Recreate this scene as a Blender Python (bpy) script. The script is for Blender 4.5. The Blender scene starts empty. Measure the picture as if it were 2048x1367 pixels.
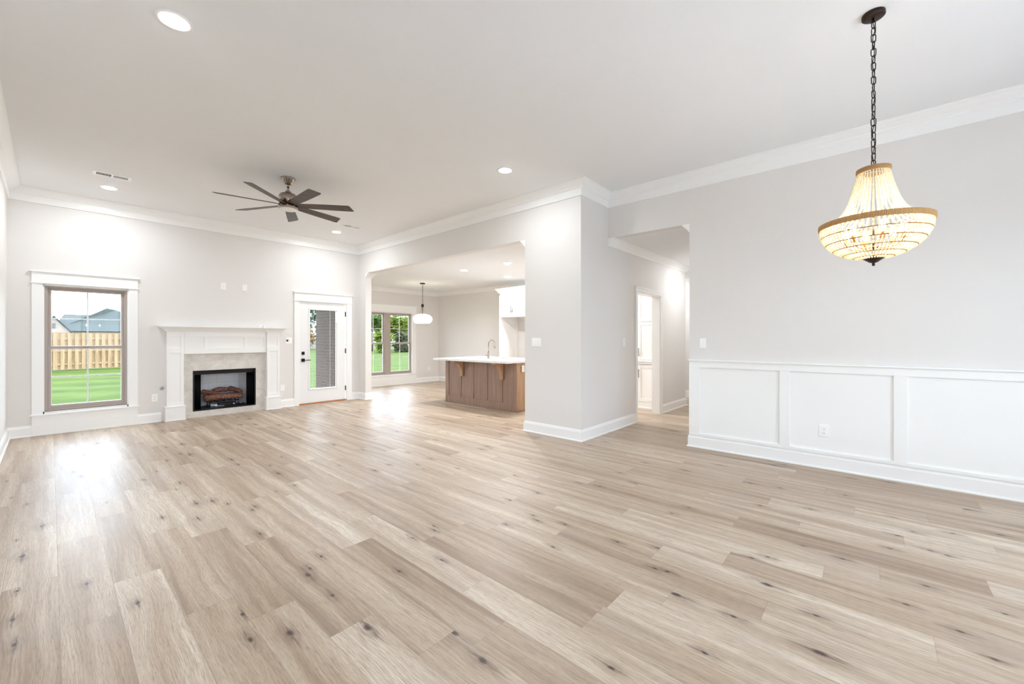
import bpy, bmesh, math, random
from mathutils import Vector, Matrix
random.seed(7)
SC = bpy.context.scene
COL = SC.collection
PI = math.pi

# ------------------------------------------------------------------ camera, sky, exposure
CAM_H = 1.325
F_PX, HZ_PX, YAW = 819.41, 676.7, 48.428
cam = bpy.data.cameras.new('camera'); cam_o = bpy.data.objects.new('camera', cam); COL.objects.link(cam_o)
cam.sensor_fit = 'HORIZONTAL'; cam.sensor_width = 36.0
cam.lens = F_PX / 2048 * 36.0
cam.shift_y = -(683.5 - HZ_PX) / 2048
cam.clip_start = 0.05; cam.clip_end = 500
cam_o.location = (0, 0, CAM_H)
cam_o.rotation_euler = (math.radians(90), 0, math.radians(-YAW))
SC.camera = cam_o
SKY = 5.0
w = bpy.data.worlds.new('overcast_sky'); SC.world = w; w.use_nodes = True
wn = w.node_tree.nodes; wl = w.node_tree.links; wn.clear()
wo = wn.new('ShaderNodeOutputWorld'); bg = wn.new('ShaderNodeBackground')
tc = wn.new('ShaderNodeTexCoord'); mp = wn.new('ShaderNodeMapping'); mp.inputs['Scale'].default_value = (1, 1, 3.5)
nz = wn.new('ShaderNodeTexNoise'); nz.inputs['Scale'].default_value = 2.2; nz.inputs['Detail'].default_value = 4
cr = wn.new('ShaderNodeValToRGB')
cr.color_ramp.elements[0].position = 0.3; cr.color_ramp.elements[0].color = (0.66, 0.80, 1.0, 1)
cr.color_ramp.elements[1].position = 0.7; cr.color_ramp.elements[1].color = (0.78, 0.89, 1.0, 1)
wl.new(tc.outputs['Generated'], mp.inputs['Vector']); wl.new(mp.outputs[0], nz.inputs['Vector'])
wl.new(nz.outputs['Fac'], cr.inputs['Fac']); wl.new(cr.outputs[0], bg.inputs['Color'])
bg.inputs['Strength'].default_value = SKY; wl.new(bg.outputs[0], wo.inputs[0])
SC.view_settings.view_transform = 'Standard'; SC.view_settings.look = 'None'
SC.view_settings.exposure = 1.1; SC.view_settings.gamma = 1.0; SC.view_settings.use_curve_mapping = False
SC.cycles.max_bounces = 12; SC.cycles.diffuse_bounces = 7; SC.cycles.glossy_bounces = 4
SC.cycles.transparent_max_bounces = 24; SC.cycles.transmission_bounces = 6
SC.cycles.sample_clamp_indirect = 6.0
SC.cycles.caustics_reflective = False; SC.cycles.caustics_refractive = False
# lamp powers (W)
P_CAN, P_KITCHEN, P_HALL, P_CHANDELIER, P_PENDANT = 3.8, 11.5, 1.6, 7.5, 16.0

# ------------------------------------------------------------------ materials
def s2l(c): return tuple(((x/255)/12.92 if x/255 <= 0.04045 else ((x/255+0.055)/1.055)**2.4) for x in c)
class NT:
    def __init__(s, name):
        s.m = bpy.data.materials.new(name); s.m.use_nodes = True
        s.n = s.m.node_tree.nodes; s.l = s.m.node_tree.links; s.n.clear()
        s.out = s.n.new('ShaderNodeOutputMaterial')
    def node(s, t, **kw):
        nd = s.n.new(t)
        for k, v in kw.items(): setattr(nd, k, v)
        return nd
    def set(s, sock, v):
        if isinstance(v, bpy.types.NodeSocket): s.l.new(v, sock)
        elif v is not None:
            if isinstance(v, (tuple, list)) and len(v) == 3 and sock.type == 'RGBA': v = (*v, 1)
            sock.default_value = v
    def math(s, op, a, b=None, c=None, clamp=False):
        nd = s.node('ShaderNodeMath', operation=op, use_clamp=clamp)
        for i, v in enumerate((a, b, c)):
            if v is not None: s.set(nd.inputs[i], v)
        return nd.outputs[0]
    def vmath(s, op, a, b=None):
        nd = s.node('ShaderNodeVectorMath', operation=op)
        s.set(nd.inputs[0], a)
        if b is not None: s.set(nd.inputs[1], b)
        return nd.outputs['Value'] if op in ('LENGTH', 'DOT_PRODUCT', 'DISTANCE') else nd.outputs[0]
    def mix(s, f, a, b, mode='MIX'):
        nd = s.node('ShaderNodeMix', data_type='RGBA', blend_type=mode)
        s.set(nd.inputs[0], f); s.set(nd.inputs[6], a); s.set(nd.inputs[7], b)
        return nd.outputs[2]
    def noise(s, vec, scale=5, detail=2, rough=0.5, dist=0.0, out='Fac'):
        nd = s.node('ShaderNodeTexNoise'); s.set(nd.inputs['Vector'], vec)
        nd.inputs['Scale'].default_value = scale; nd.inputs['Detail'].default_value = detail
        nd.inputs['Roughness'].default_value = rough; nd.inputs['Distortion'].default_value = dist
        return nd.outputs[out]
    def ramp(s, f, stops):
        nd = s.node('ShaderNodeValToRGB'); s.set(nd.inputs[0], f)
        el = nd.color_ramp.elements
        while len(el) < len(stops): el.new(0.5)
        for e, (p, c) in zip(el, stops): e.position = p; e.color = (*c, 1) if len(c) == 3 else c
        return nd.outputs[0]
    def smooth(s, v, a, b, x=0.0, y=1.0):
        nd = s.node('ShaderNodeMapRange', interpolation_type='SMOOTHSTEP')
        s.set(nd.inputs['Value'], v)
        for k, q in zip(('From Min', 'From Max', 'To Min', 'To Max'), (a, b, x, y)): nd.inputs[k].default_value = q
        return nd.outputs[0]
    def pos(s): return s.node('ShaderNodeNewGeometry').outputs['Position']
    def obj(s): return s.node('ShaderNodeTexCoord').outputs['Object']
    def mapping(s, v, scale=(1, 1, 1), rot=(0, 0, 0), loc=(0, 0, 0)):
        nd = s.node('ShaderNodeMapping'); s.set(nd.inputs['Vector'], v)
        nd.inputs['Scale'].default_value = scale; nd.inputs['Rotation'].default_value = rot; nd.inputs['Location'].default_value = loc
        return nd.outputs[0]
    def bump(s, h, strength=0.2, dist=0.01):
        nd = s.node('ShaderNodeBump'); s.set(nd.inputs['Height'], h)
        nd.inputs['Strength'].default_value = strength; nd.inputs['Distance'].default_value = dist
        return nd.outputs[0]
    def bsdf(s, color, rough=0.5, metal=0.0, normal=None, **kw):
        b = s.node('ShaderNodeBsdfPrincipled')
        s.set(b.inputs['Base Color'], color); s.set(b.inputs['Roughness'], rough); s.set(b.inputs['Metallic'], metal)
        if normal is not None: s.set(b.inputs['Normal'], normal)
        for k, v in kw.items(): s.set(b.inputs[k.replace('_', ' ')], v)
        s.l.new(b.outputs[0], s.out.inputs[0]); return b

M = {}
def paint(name, col, rough=0.5, tex=900, bs=0.05, vary=0.02):
    t = NT(name); p = t.pos()
    n1 = t.noise(p, 1.7, 3); c = s2l(col)
    cc = t.mix(n1, tuple(x*(1-vary) for x in c), tuple(min(1, x*(1+vary)) for x in c))
    t.bsdf(cc, rough, normal=t.bump(t.noise(p, tex, 2), bs, 0.002)); M[name] = t.m
paint('wall_paint', (230, 227, 224), 0.6, 260, 0.08)
paint('ceiling_paint', (238, 239, 240), 0.8, 130, 0.35)
paint('trim_paint', (246, 246, 245), 0.32, 60, 0.01, 0.005)
paint('door_paint', (240, 240, 240), 0.35, 60, 0.01, 0.005)
paint('cabinet_white', (247, 246, 244), 0.35, 60, 0.01, 0.005)
paint('plastic_white', (250, 250, 250), 0.3, 60, 0.0, 0.003)
paint('plastic_dark', (70, 68, 66), 0.5, 60, 0.0, 0.01)

def metal(name, col, rough=0.3, brushed=True, met=1.0):
    t = NT(name); o = t.obj()
    n = t.noise(t.mapping(o, (4, 4, 300)), 5, 2)
    r = t.smooth(n, 0.2, 0.8, rough*0.8, rough*1.25) if brushed else rough
    c = s2l(col); t.bsdf(t.mix(n, tuple(x*0.92 for x in c), c), r, met); M[name] = t.m
metal('nickel', (162, 150, 138), 0.24)
metal('bronze_dark', (62, 50, 44), 0.4, True, 0.8)
metal('black_metal', (30, 29, 28), 0.45, True, 0.6)
metal('chrome', (205, 210, 215), 0.15)
metal('window_taupe', (180, 168, 160), 0.5, False, 0.0)
metal('iron', (35, 34, 36), 0.6, False, 0.3)

def floor_mat():
    t = NT('plank_floor'); p = t.pos()
    tone = t.node('ShaderNodeAttribute', attribute_name='tone').outputs['Fac']
    seed = t.node('ShaderNodeAttribute', attribute_name='seed').outputs['Fac']
    yst = t.node('ShaderNodeAttribute', attribute_name='ystart').outputs['Fac']
    sx = t.node('ShaderNodeSeparateXYZ'); t.l.new(p, sx.inputs[0]); X, Y = sx.outputs[0], sx.outputs[1]
    off = t.node('ShaderNodeCombineXYZ'); t.set(off.inputs[0], t.math('MULTIPLY', seed, 37.0)); t.set(off.inputs[1], t.math('MULTIPLY', seed, 91.0)); t.set(off.inputs[2], t.math('MULTIPLY', seed, 13.0))
    q = t.vmath('ADD', p, off.outputs[0])
    # knots: three per plank from attributes (x, y, size)
    kn = None; halo = None; warp = None
    for k in ('knot_a', 'knot_b', 'knot_c'):
        a = t.node('ShaderNodeAttribute', attribute_name=k).outputs['Vector']
        s3 = t.node('ShaderNodeSeparateXYZ'); t.l.new(a, s3.inputs[0])
        wob = t.noise(q, 30, 2)
        dx = t.math('ADD', t.math('SUBTRACT', X, s3.outputs[0]), t.math('MULTIPLY', t.math('SUBTRACT', wob, 0.5), 0.012))
        dy = t.math('DIVIDE', t.math('SUBTRACT', Y, s3.outputs[1]), 2.1)
        dd = t.math('SQRT', t.math('ADD', t.math('MULTIPLY', dx, dx), t.math('MULTIPLY', dy, dy)))
        r = t.math('DIVIDE', dd, s3.outputs[2])
        core = t.smooth(r, 0.25, 1.15, 1.0, 0.0); h = t.smooth(r, 0.8, 4.5, 1.0, 0.0)
        sdx = t.math('DIVIDE', t.math('ADD', dx, t.math('MULTIPLY', t.math('SUBTRACT', t.noise(t.mapping(q, (6, 5, 1)), 1, 2), 0.5), 0.02)), 0.55)
        sr = t.math('DIVIDE', t.math('SQRT', t.math('ADD', t.math('MULTIPLY', sdx, sdx), t.math('MULTIPLY', t.math('DIVIDE', dy, 4.2), t.math('DIVIDE', dy, 4.2)))), s3.outputs[2])
        core = t.math('MAXIMUM', core, t.math('MULTIPLY', t.smooth(sr, 0.2, 1.3, 0.62, 0.0), t.smooth(t.noise(t.mapping(q, (200, 8, 1)), 1, 2), 0.40, 0.55, 0.25, 1.0)))
        w1 = t.math('DIVIDE', dx, t.math('ADD', 0.6, t.math('MULTIPLY', r, r)))
        kn = core if kn is None else t.math('MAXIMUM', kn, core)
        halo = h if halo is None else t.math('MAXIMUM', halo, h)
        warp = w1 if warp is None else t.math('ADD', warp, w1)
    wv = t.node('ShaderNodeCombineXYZ'); t.set(wv.inputs[0], t.math('MULTIPLY', warp, -0.8))
    qw = t.vmath('ADD', q, wv.outputs[0])
    bend = t.noise(t.mapping(q, (3.0, 1.1, 1)), 1.0, 2)
    bv = t.node('ShaderNodeCombineXYZ'); t.set(bv.inputs[0], t.math('MULTIPLY', bend, 0.10))
    qb = t.vmath('ADD', qw, bv.outputs[0])
    band = t.noise(t.mapping(qb, (14, 0.55, 1)), 1.0, 3, 0.55)
    mid = t.noise(t.mapping(qb, (120, 1.7, 1)), 1.0, 4, 0.65)
    fine = t.noise(t.mapping(qb, (330, 9, 1)), 1.0, 2, 0.6)
    pores = t.noise(t.mapping(q, (500, 22, 1)), 1.0, 1, 0.5)
    f = t.math('ADD', t.math('ADD', t.math('MULTIPLY', band, 0.62), t.math('MULTIPLY', mid, 0.30)), 0.045)
    f = t.math('ADD', f, t.math('MULTIPLY', t.math('SUBTRACT', tone, 0.5), 0.19))
    col = t.ramp(f, [(0.30, s2l((146, 123, 102))), (0.44, s2l((178, 156, 133))), (0.57, s2l((201, 183, 161))), (0.74, s2l((228, 216, 198)))])
    col = t.mix(t.smooth(fine, 0.42, 0.68, 0.0, 0.50), col, s2l((146, 122, 103)))
    col = t.mix(t.smooth(pores, 0.56, 0.72, 0.0, 0.42), col, s2l((118, 96, 82)))
    gy = t.noise(q, 2.2, 2)
    col = t.mix(t.smooth(gy, 0.45, 0.75, 0.0, 0.22), col, s2l((176, 166, 158)))
    rings = t.math('MULTIPLY', halo, t.smooth(t.noise(t.mapping(qb, (160, 10, 1)), 1, 2), 0.4, 0.62, 0.15, 0.6))
    col = t.mix(rings, col, s2l((128, 104, 88)))
    col = t.mix(t.math('MULTIPLY', kn, 0.95), col, s2l((66, 50, 46)))
    # seams
    fr = t.math('FRACT', t.math('DIVIDE', t.math('SUBTRACT', X, 0.029), 0.1985))
    ex = t.math('MULTIPLY', t.math('MINIMUM', fr, t.math('SUBTRACT', 1.0, fr)), 0.1985)
    ly = t.math('SUBTRACT', Y, yst); ey = t.math('ABSOLUTE', t.math('MINIMUM', ly, t.math('SUBTRACT', 1.21, ly)))
    e = t.math('MINIMUM', ex, ey)
    seam = t.smooth(e, 0.0003, 0.0016, 0.38, 0.0)
    col = t.mix(seam, col, s2l((120, 102, 88)))
    hgt = t.math('ADD', t.math('MULTIPLY', fine, 0.5), t.math('MULTIPLY', pores, 0.5))
    hgt = t.math('SUBTRACT', hgt, t.smooth(e, 0.0, 0.003, 1.2, 0.0))
    rough = t.math('ADD', 0.34, t.math('MULTIPLY', mid, 0.16))
    b = t.bsdf(col, rough, normal=t.bump(hgt, 0.22, 0.0014)); b.inputs['Specular IOR Level'].default_value = 0.55
    M['plank_floor'] = t.m
floor_mat()

def wood(name, c1, c2, axis='Z', sc=1.0, rough=0.45):
    t = NT(name); o = t.pos()
    s = {'Z': (22, 22, 1.6), 'X': (1.6, 22, 22), 'Y': (22, 1.6, 22)}[axis]
    n = t.noise(t.mapping(o, tuple(x*sc for x in s)), 1.0, 4, 0.6, 0.4)
    n2 = t.noise(t.mapping(o, tuple(x*sc*7 for x in s)), 1.0, 2)
    f = t.math('ADD', t.math('MULTIPLY', n, 0.7), t.math('MULTIPLY', n2, 0.3))
    t.bsdf(t.ramp(f, [(0.35, s2l(c1)), (0.65, s2l(c2))]), rough, normal=t.bump(n2, 0.1, 0.001)); M[name] = t.m
wood('island_wood', (138, 111, 95), (166, 138, 120))
wood('lit_orange_wood', (168, 134, 106), (196, 162, 130))  # own orange tone, lightened for the light on corbels and island end
wood('oak_threshold', (176, 112, 66), (196, 134, 86), 'X')
wood('blade_wood', (66, 55, 50), (92, 79, 72), 'X')
wood('fence_wood', (118, 92, 62), (148, 122, 88), 'Z', 0.5, 0.8)
wood('fence_grey', (120, 112, 104), (150, 142, 132), 'Z', 0.5, 0.8)
wood('bark', (70, 58, 46), (104, 88, 70), 'Z', 1, 0.9)

def rope():
    t = NT('jute_rope'); o = t.obj()
    sep = t.node('ShaderNodeSeparateXYZ'); t.l.new(o, sep.inputs[0])
    ang = t.math('ARCTAN2', sep.outputs[1], sep.outputs[0])
    wv = t.math('SINE', t.math('ADD', t.math('MULTIPLY', ang, 260), t.math('MULTIPLY', t.noise(o, 60, 2), 5)))
    c = t.mix(t.smooth(wv, -1, 1), s2l((160, 112, 58)), s2l((230, 186, 126)))
    t.bsdf(c, 0.85, normal=t.bump(wv, 0.6, 0.002)); M['jute_rope'] = t.m
rope()
def beadmat():
    t = NT('wood_bead'); o = t.obj()
    n = t.noise(o, 90, 2)
    d = t.bsdf(t.mix(n, s2l((232, 224, 204)), s2l((248, 243, 230))), 0.4)
    tr = t.node('ShaderNodeBsdfTranslucent'); tr.inputs[0].default_value = (*s2l((248, 236, 206)), 1)
    mx = t.node('ShaderNodeMixShader'); mx.inputs[0].default_value = 0.35
    t.l.new(d.outputs[0], mx.inputs[1]); t.l.new(tr.outputs[0], mx.inputs[2]); t.l.new(mx.outputs[0], t.out.inputs[0]); M['wood_bead'] = t.m
beadmat()
metal('gold_wire', (140, 92, 34), 0.5, False, 0.2)

def slate():
    t = NT('fireplace_stone'); p = t.pos()
    n = t.noise(p, 6, 5, 0.65, 0.6); n2 = t.noise(p, 60, 3, 0.6)
    f = t.math('ADD', t.math('MULTIPLY', n, 0.65), t.math('MULTIPLY', n2, 0.35))
    t.bsdf(t.ramp(f, [(0.35, s2l((198, 192, 185))), (0.5, s2l((214, 209, 202))), (0.66, s2l((229, 226, 221)))]), 0.35, normal=t.bump(n2, 0.08, 0.002)); M['fireplace_stone'] = t.m
slate()
def brick(name, c1, c2, mortar, w_, h_, axis, ms=0.01, rough=0.85):
    t = NT(name); p = t.pos()
    sep = t.node('ShaderNodeSeparateXYZ'); t.l.new(p, sep.inputs[0])
    cb = t.node('ShaderNodeCombineXYZ')
    t.set(cb.inputs[0], t.math('ADD', sep.outputs[0], sep.outputs[1])); t.set(cb.inputs[1], sep.outputs[2])
    b = t.node('ShaderNodeTexBrick'); t.l.new(cb.outputs[0], b.inputs['Vector'])
    b.inputs['Scale'].default_value = 1.0; b.inputs['Brick Width'].default_value = w_; b.inputs['Row Height'].default_value = h_
    b.inputs['Mortar Size'].default_value = ms; b.inputs['Color1'].default_value = (*s2l(c1), 1); b.inputs['Color2'].default_value = (*s2l(c2), 1); b.inputs['Mortar'].default_value = (*s2l(mortar), 1)
    n = t.noise(p, 40, 3)
    c = t.mix(0.35, b.outputs['Color'], t.ramp(n, [(0.3, s2l(c1)), (0.7, s2l(c2))]))
    t.bsdf(c, rough, normal=t.bump(b.outputs['Fac'], -0.4, 0.006)); M[name] = t.m
brick('brick_brown', (50, 36, 27), (72, 54, 43), (92, 80, 68), 0.2, 0.075, 'Y')
brick('brick_far', (122, 106, 94), (138, 122, 110), (142, 132, 122), 0.3, 0.1, 'X')
brick('firebrick', (232, 234, 238), (240, 242, 245), (205, 207, 212), 0.26, 0.13, 'X', 0.004, 0.7)
def shingle():
    t = NT('roof_shingle'); p = t.pos()
    n = t.noise(t.mapping(p, (1.2, 1.2, 7)), 1.0, 4, 0.7)
    t.bsdf(t.ramp(n, [(0.3, s2l((38, 43, 39))), (0.7, s2l((54, 60, 56)))]), 0.9); M['roof_shingle'] = t.m
shingle()
def grass():
    t = NT('lawn_grass'); p = t.pos()
    sep = t.node('ShaderNodeSeparateXYZ'); t.l.new(p, sep.inputs[0])
    d = t.math('ADD', t.math('MULTIPLY', sep.outputs[0], 0.35), sep.outputs[1])
    st = t.math('SINE', t.math('ADD', t.math('MULTIPLY', d, 2.6), t.math('MULTIPLY', t.noise(p, 0.25, 2), 5)))
    n = t.noise(p, 0.9, 5, 0.7); n3 = t.noise(t.mapping(p, (2, 9, 1)), 1.0, 4, 0.7)
    f = t.math('ADD', t.math('ADD', t.math('MULTIPLY', st, 0.10), t.math('MULTIPLY', n3, 0.45)), t.math('MULTIPLY', n, 0.55))
    c = t.ramp(f, [(0.3, (0.028, 0.045, 0.005)), (0.5, (0.045, 0.066, 0.008)), (0.72, (0.068, 0.088, 0.014))])
    t.bsdf(c, 0.95, normal=t.bump(n3, 0.5, 0.05), Specular_IOR_Level=0.1); M['lawn_grass'] = t.m
grass()
def leaf(name, a, b):
    t = NT(name); p = t.pos(); n = t.noise(p, 1.3, 4, 0.7)
    bs = t.bsdf(t.ramp(n, [(0.3, a), (0.7, b)]), 0.8, Specular_IOR_Level=0.15)
    tr = t.node('ShaderNodeBsdfTranslucent'); tr.inputs[0].default_value = (*b, 1)
    mx = t.node('ShaderNodeMixShader'); mx.inputs[0].default_value = 0.3
    t.l.new(bs.outputs[0], mx.inputs[1]); t.l.new(tr.outputs[0], mx.inputs[2]); t.l.new(mx.outputs[0], t.out.inputs[0]); M[name] = t.m
leaf('leaf_yellowgreen', (0.060, 0.095, 0.008), (0.135, 0.170, 0.018))
leaf('leaf_green', (0.042, 0.078, 0.010), (0.090, 0.135, 0.022))
leaf('leaf_dark', (0.019, 0.043, 0.019), (0.043, 0.081, 0.037))
leaf('leaf_brown', (0.050, 0.056, 0.025), (0.093, 0.093, 0.050))
leaf('leaf_orange', (0.124, 0.062, 0.012), (0.198, 0.124, 0.025))
def bark_log():
    t = NT('ceramic_log'); o = t.pos()
    n = t.noise(o, 38, 5, 0.75, 1.5); n2 = t.noise(o, 120, 3)
    t.bsdf(t.ramp(n, [(0.34, s2l((40, 28, 26))), (0.46, s2l((110, 72, 60))), (0.58, s2l((160, 110, 92))), (0.68, s2l((214, 172, 146)))]), 0.85, normal=t.bump(n, 0.9, 0.01)); M['ceramic_log'] = t.m
bark_log()
def ember():
    t = NT('ember_rock'); o = t.pos(); n = t.noise(o, 70, 3)
    t.bsdf(t.ramp(n, [(0.4, s2l((60, 62, 68))), (0.6, s2l((168, 172, 180)))]), 0.8); M['ember_rock'] = t.m
ember()
def quartz():
    t = NT('quartz_top'); p = t.pos(); n = t.noise(p, 3, 5, 0.6, 1)
    t.bsdf(t.mix(t.smooth(n, 0.55, 0.7, 0, 0.2), s2l((246, 246, 246)), s2l((214, 214, 216))), 0.15); M['quartz_top'] = t.m
quartz()
def glass(name, amount=0.6, tint=(1, 1, 1), rough=0.0):
    t = NT(name)
    tr = t.node('ShaderNodeBsdfTransparent'); tr.inputs[0].default_value = (*tint, 1)
    gl = t.node('ShaderNodeBsdfGlossy'); gl.inputs['Roughness'].default_value = rough
    fr = t.node('ShaderNodeFresnel'); fr.inputs[0].default_value = 1.45
    mx = t.node('ShaderNodeMixShader'); t.set(mx.inputs[0], t.math('MULTIPLY', fr.outputs[0], amount))
    t.l.new(tr.outputs[0], mx.inputs[1]); t.l.new(gl.outputs[0], mx.inputs[2]); t.l.new(mx.outputs[0], t.out.inputs[0]); M[name] = t.m
glass('window_glass', 0.22, (0.97, 0.98, 0.98))
def ribglass():
    t = NT('ribbed_glass'); o = t.obj()
    sep = t.node('ShaderNodeSeparateXYZ'); t.l.new(o, sep.inputs[0])
    wv = t.smooth(t.math('SINE', t.math('MULTIPLY', sep.outputs[2], 230)), -1, 1, 0.25, 0.6)
    tr = t.node('ShaderNodeBsdfTransparent'); tl = t.node('ShaderNodeBsdfTranslucent'); tl.inputs[0].default_value = (1, 0.96, 0.88, 1)
    gl = t.node('ShaderNodeBsdfGlossy'); gl.inputs['Roughness'].default_value = 0.1
    m1 = t.node('ShaderNodeMixShader'); t.set(m1.inputs[0], wv); t.l.new(tr.outputs[0], m1.inputs[1]); t.l.new(tl.outputs[0], m1.inputs[2])
    m2 = t.node('ShaderNodeMixShader'); m2.inputs[0].default_value = 0.12; t.l.new(m1.outputs[0], m2.inputs[1]); t.l.new(gl.outputs[0], m2.inputs[2])
    t.l.new(m2.outputs[0], t.out.inputs[0]); M['ribbed_glass'] = t.m
ribglass()
def emit(name, col, st):
    t = NT(name); e = t.node('ShaderNodeEmission'); e.inputs[0].default_value = (*col, 1); e.inputs[1].default_value = st
    t.l.new(e.outputs[0], t.out.inputs[0]); M[name] = t.m
emit('lamp_glow', (1, 0.99, 0.97), 30.0)
emit('bulb_glow', (1, 0.92, 0.78), 40.0)
def frosted():
    t = NT('frosted_lens'); t.bsdf(s2l((244, 244, 240)), 0.5); M['frosted_lens'] = t.m
frosted()
paint('matte_black', (26, 25, 25), 0.7, 60, 0.1, 0.1)
paint('concrete', (150, 148, 144), 0.9, 60, 0.2, 0.05)
paint('concrete_pale', (220, 222, 228), 0.9, 60, 0.2, 0.05)
paint('soffit_white', (222, 220, 216), 0.7)
def curtain():
    t = NT('wire_curtain'); t.bsdf(s2l((38, 38, 40)), 0.45, 0.7); M['wire_curtain'] = t.m
curtain()
metal('brown_tag', (96, 60, 56), 0.6, False, 0.0)

# ------------------------------------------------------------------ mesh building
class MB:
    def __init__(s): s.v = []; s.f = []; s.sm = []
    def add(s, vs, fs, smooth=False):
        o = len(s.v); s.v += [tuple(v) for v in vs]; s.f += [tuple(i+o for i in f) for f in fs]; s.sm += [smooth]*len(fs); return s
    def box(s, x0, x1, y0, y1, z0, z1):
        x0, x1 = sorted((x0, x1)); y0, y1 = sorted((y0, y1)); z0, z1 = sorted((z0, z1))
        return s.add([(x0,y0,z0),(x1,y0,z0),(x1,y1,z0),(x0,y1,z0),(x0,y0,z1),(x1,y0,z1),(x1,y1,z1),(x0,y1,z1)],
                     [(0,3,2,1),(4,5,6,7),(0,1,5,4),(1,2,6,5),(2,3,7,6),(3,0,4,7)])
    def lathe(s, prof, c=(0,0,0), n=32, axis='Z', smooth=True, cap=True):
        vs = []; fs = []
        for r, z in prof:
            for i in range(n):
                a = 2*PI*i/n; x, y = r*math.cos(a), r*math.sin(a)
                p = (x, y, z) if axis == 'Z' else ((z, x, y) if axis == 'X' else (x, -z, y))
                vs.append((p[0]+c[0], p[1]+c[1], p[2]+c[2]))
        for j in range(len(prof)-1):
            for i in range(n):
                k = (i+1) % n; fs.append((j*n+i, j*n+k, (j+1)*n+k, (j+1)*n+i))
        s.add(vs, fs, smooth)
        if cap:
            o = len(s.v)-len(vs)
            for j, rev in ((0, True), (len(prof)-1, False)):
                if prof[j][0] > 1e-5:
                    f = tuple(o+j*n+i for i in range(n)); s.f.append(f[::-1] if rev else f); s.sm.append(False)
        return s
    def tube(s, pts, r, n=8, closed=False, smooth=True, radii=None):
        pts = [Vector(p) for p in pts]; N = len(pts); vs = []; fs = []
        ref = None
        for i, p in enumerate(pts):
            if closed: d = pts[(i+1) % N]-pts[i-1]
            else: d = pts[min(i+1, N-1)]-pts[max(i-1, 0)]
            d.normalize()
            if ref is None:
                ref = Vector((0,0,1)) if abs(d.z) < 0.9 else Vector((1,0,0))
            u = d.cross(ref)
            if u.length < 1e-6: u = d.orthogonal()
            u.normalize(); v_ = d.cross(u).normalized(); ref = -v_ if False else u.cross(d)
            rr = radii[i] if radii else r
            for k in range(n):
                a = 2*PI*k/n; vs.append(p+u*(rr*math.cos(a))+v_*(rr*math.sin(a)))
        for i in range(N if closed else N-1):
            for k in range(n):
                k2 = (k+1) % n; j = (i+1) % N
                fs.append((i*n+k, i*n+k2, j*n+k2, j*n+k))
        if not closed: fs += [tuple(range(n))[::-1], tuple((N-1)*n+k for k in range(n))]
        return s.add(vs, fs, smooth)
    def prism(s, poly, z0, z1, plane='XY'):
        n = len(poly)
        def P(a, b, z): return {'XY': (a, b, z), 'XZ': (a, z, b), 'YZ': (z, a, b)}[plane]
        vs = [P(a, b, z0) for a, b in poly]+[P(a, b, z1) for a, b in poly]
        fs = [tuple(range(n))[::-1], tuple(range(n, 2*n))]+[(i, (i+1) % n, n+(i+1) % n, n+i) for i in range(n)]
        return s.add(vs, fs)
    def sphere(s, c, r, n=10, m=6, sc=(1,1,1)):
        prof = [(max(1e-6, r*math.sin(PI*j/m)), -r*math.cos(PI*j/m)) for j in range(m+1)]
        vs = []; fs = []
        for rr, z in prof:
            for i in range(n):
                a = 2*PI*i/n; vs.append((c[0]+rr*math.cos(a)*sc[0], c[1]+rr*math.sin(a)*sc[1], c[2]+z*sc[2]))
        for j in range(m):
            for i in range(n):
                k = (i+1) % n; fs.append((j*n+i, j*n+k, (j+1)*n+k, (j+1)*n+i))
        return s.add(vs, fs, True)
    def sweep(s, path, prof, closed=False):
        # path: 2D points with the room on the right-hand side; prof: closed polygon of (out, z)
        P = [Vector(p) for p in path]; N = len(P); n = len(prof); vs = []; fs = []
        def nrm(a, b): d = (b-a).normalized(); return Vector((d.y, -d.x))
        for i in range(N):
            if closed: n1, n2 = nrm(P[i-1], P[i]), nrm(P[i], P[(i+1) % N])
            else:
                n1 = nrm(P[i-1], P[i]) if i > 0 else nrm(P[0], P[1]); n2 = nrm(P[i], P[i+1]) if i < N-1 else n1
            m = (n1+n2); m = m/(m.dot(n1)) if m.dot(n1) > 1e-6 else n1
            for o, z in prof: q = P[i]+m*o; vs.append((q.x, q.y, z))
        for i in range(N if closed else N-1):
            j = (i+1) % N
            for k in range(n): k2 = (k+1) % n; fs.append((i*n+k, j*n+k, j*n+k2, i*n+k2))
        if not closed: fs += [tuple(range(n)), tuple((N-1)*n+k for k in range(n))[::-1]]
        return s.add(vs, fs)
    def build(s, name, mat, parent=None, bevel=0.0, seg=2, smooth_angle=None):
        me = bpy.data.meshes.new(name)
        org = Vector((0, 0, 0))
        if parent is not None:
            q = parent
            while q is not None: org += q.location; q = q.parent
            loc = Vector((0, 0, 0))
        else:
            xs = [v[0] for v in s.v]; ys = [v[1] for v in s.v]; zs = [v[2] for v in s.v]
            org = Vector(((min(xs)+max(xs))/2, (min(ys)+max(ys))/2, min(zs))); loc = org
        me.from_pydata([tuple(Vector(v)-org) for v in s.v], [], s.f)
        for p, q in zip(me.polygons, s.sm): p.use_smooth = q
        bm = bmesh.new(); bm.from_mesh(me); bmesh.ops.recalc_face_normals(bm, faces=bm.faces[:]); bm.to_mesh(me); bm.free()
        me.materials.append(M[mat]); o = bpy.data.objects.new(name, me); COL.objects.link(o); o.location = loc
        if parent is not None: o.parent = parent
        if bevel > 0:
            b = o.modifiers.new('bevel', 'BEVEL'); b.width = bevel; b.segments = seg; b.limit_method = 'ANGLE'; b.angle_limit = math.radians(40)
        return o
def B(*a): return MB().box(*a)
def tag(o, label=None, cat=None, group=None, kind=None):
    if label: o['label'] = label
    if cat: o['category'] = cat
    if group: o['group'] = group
    if kind: o['kind'] = kind
    return o
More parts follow.
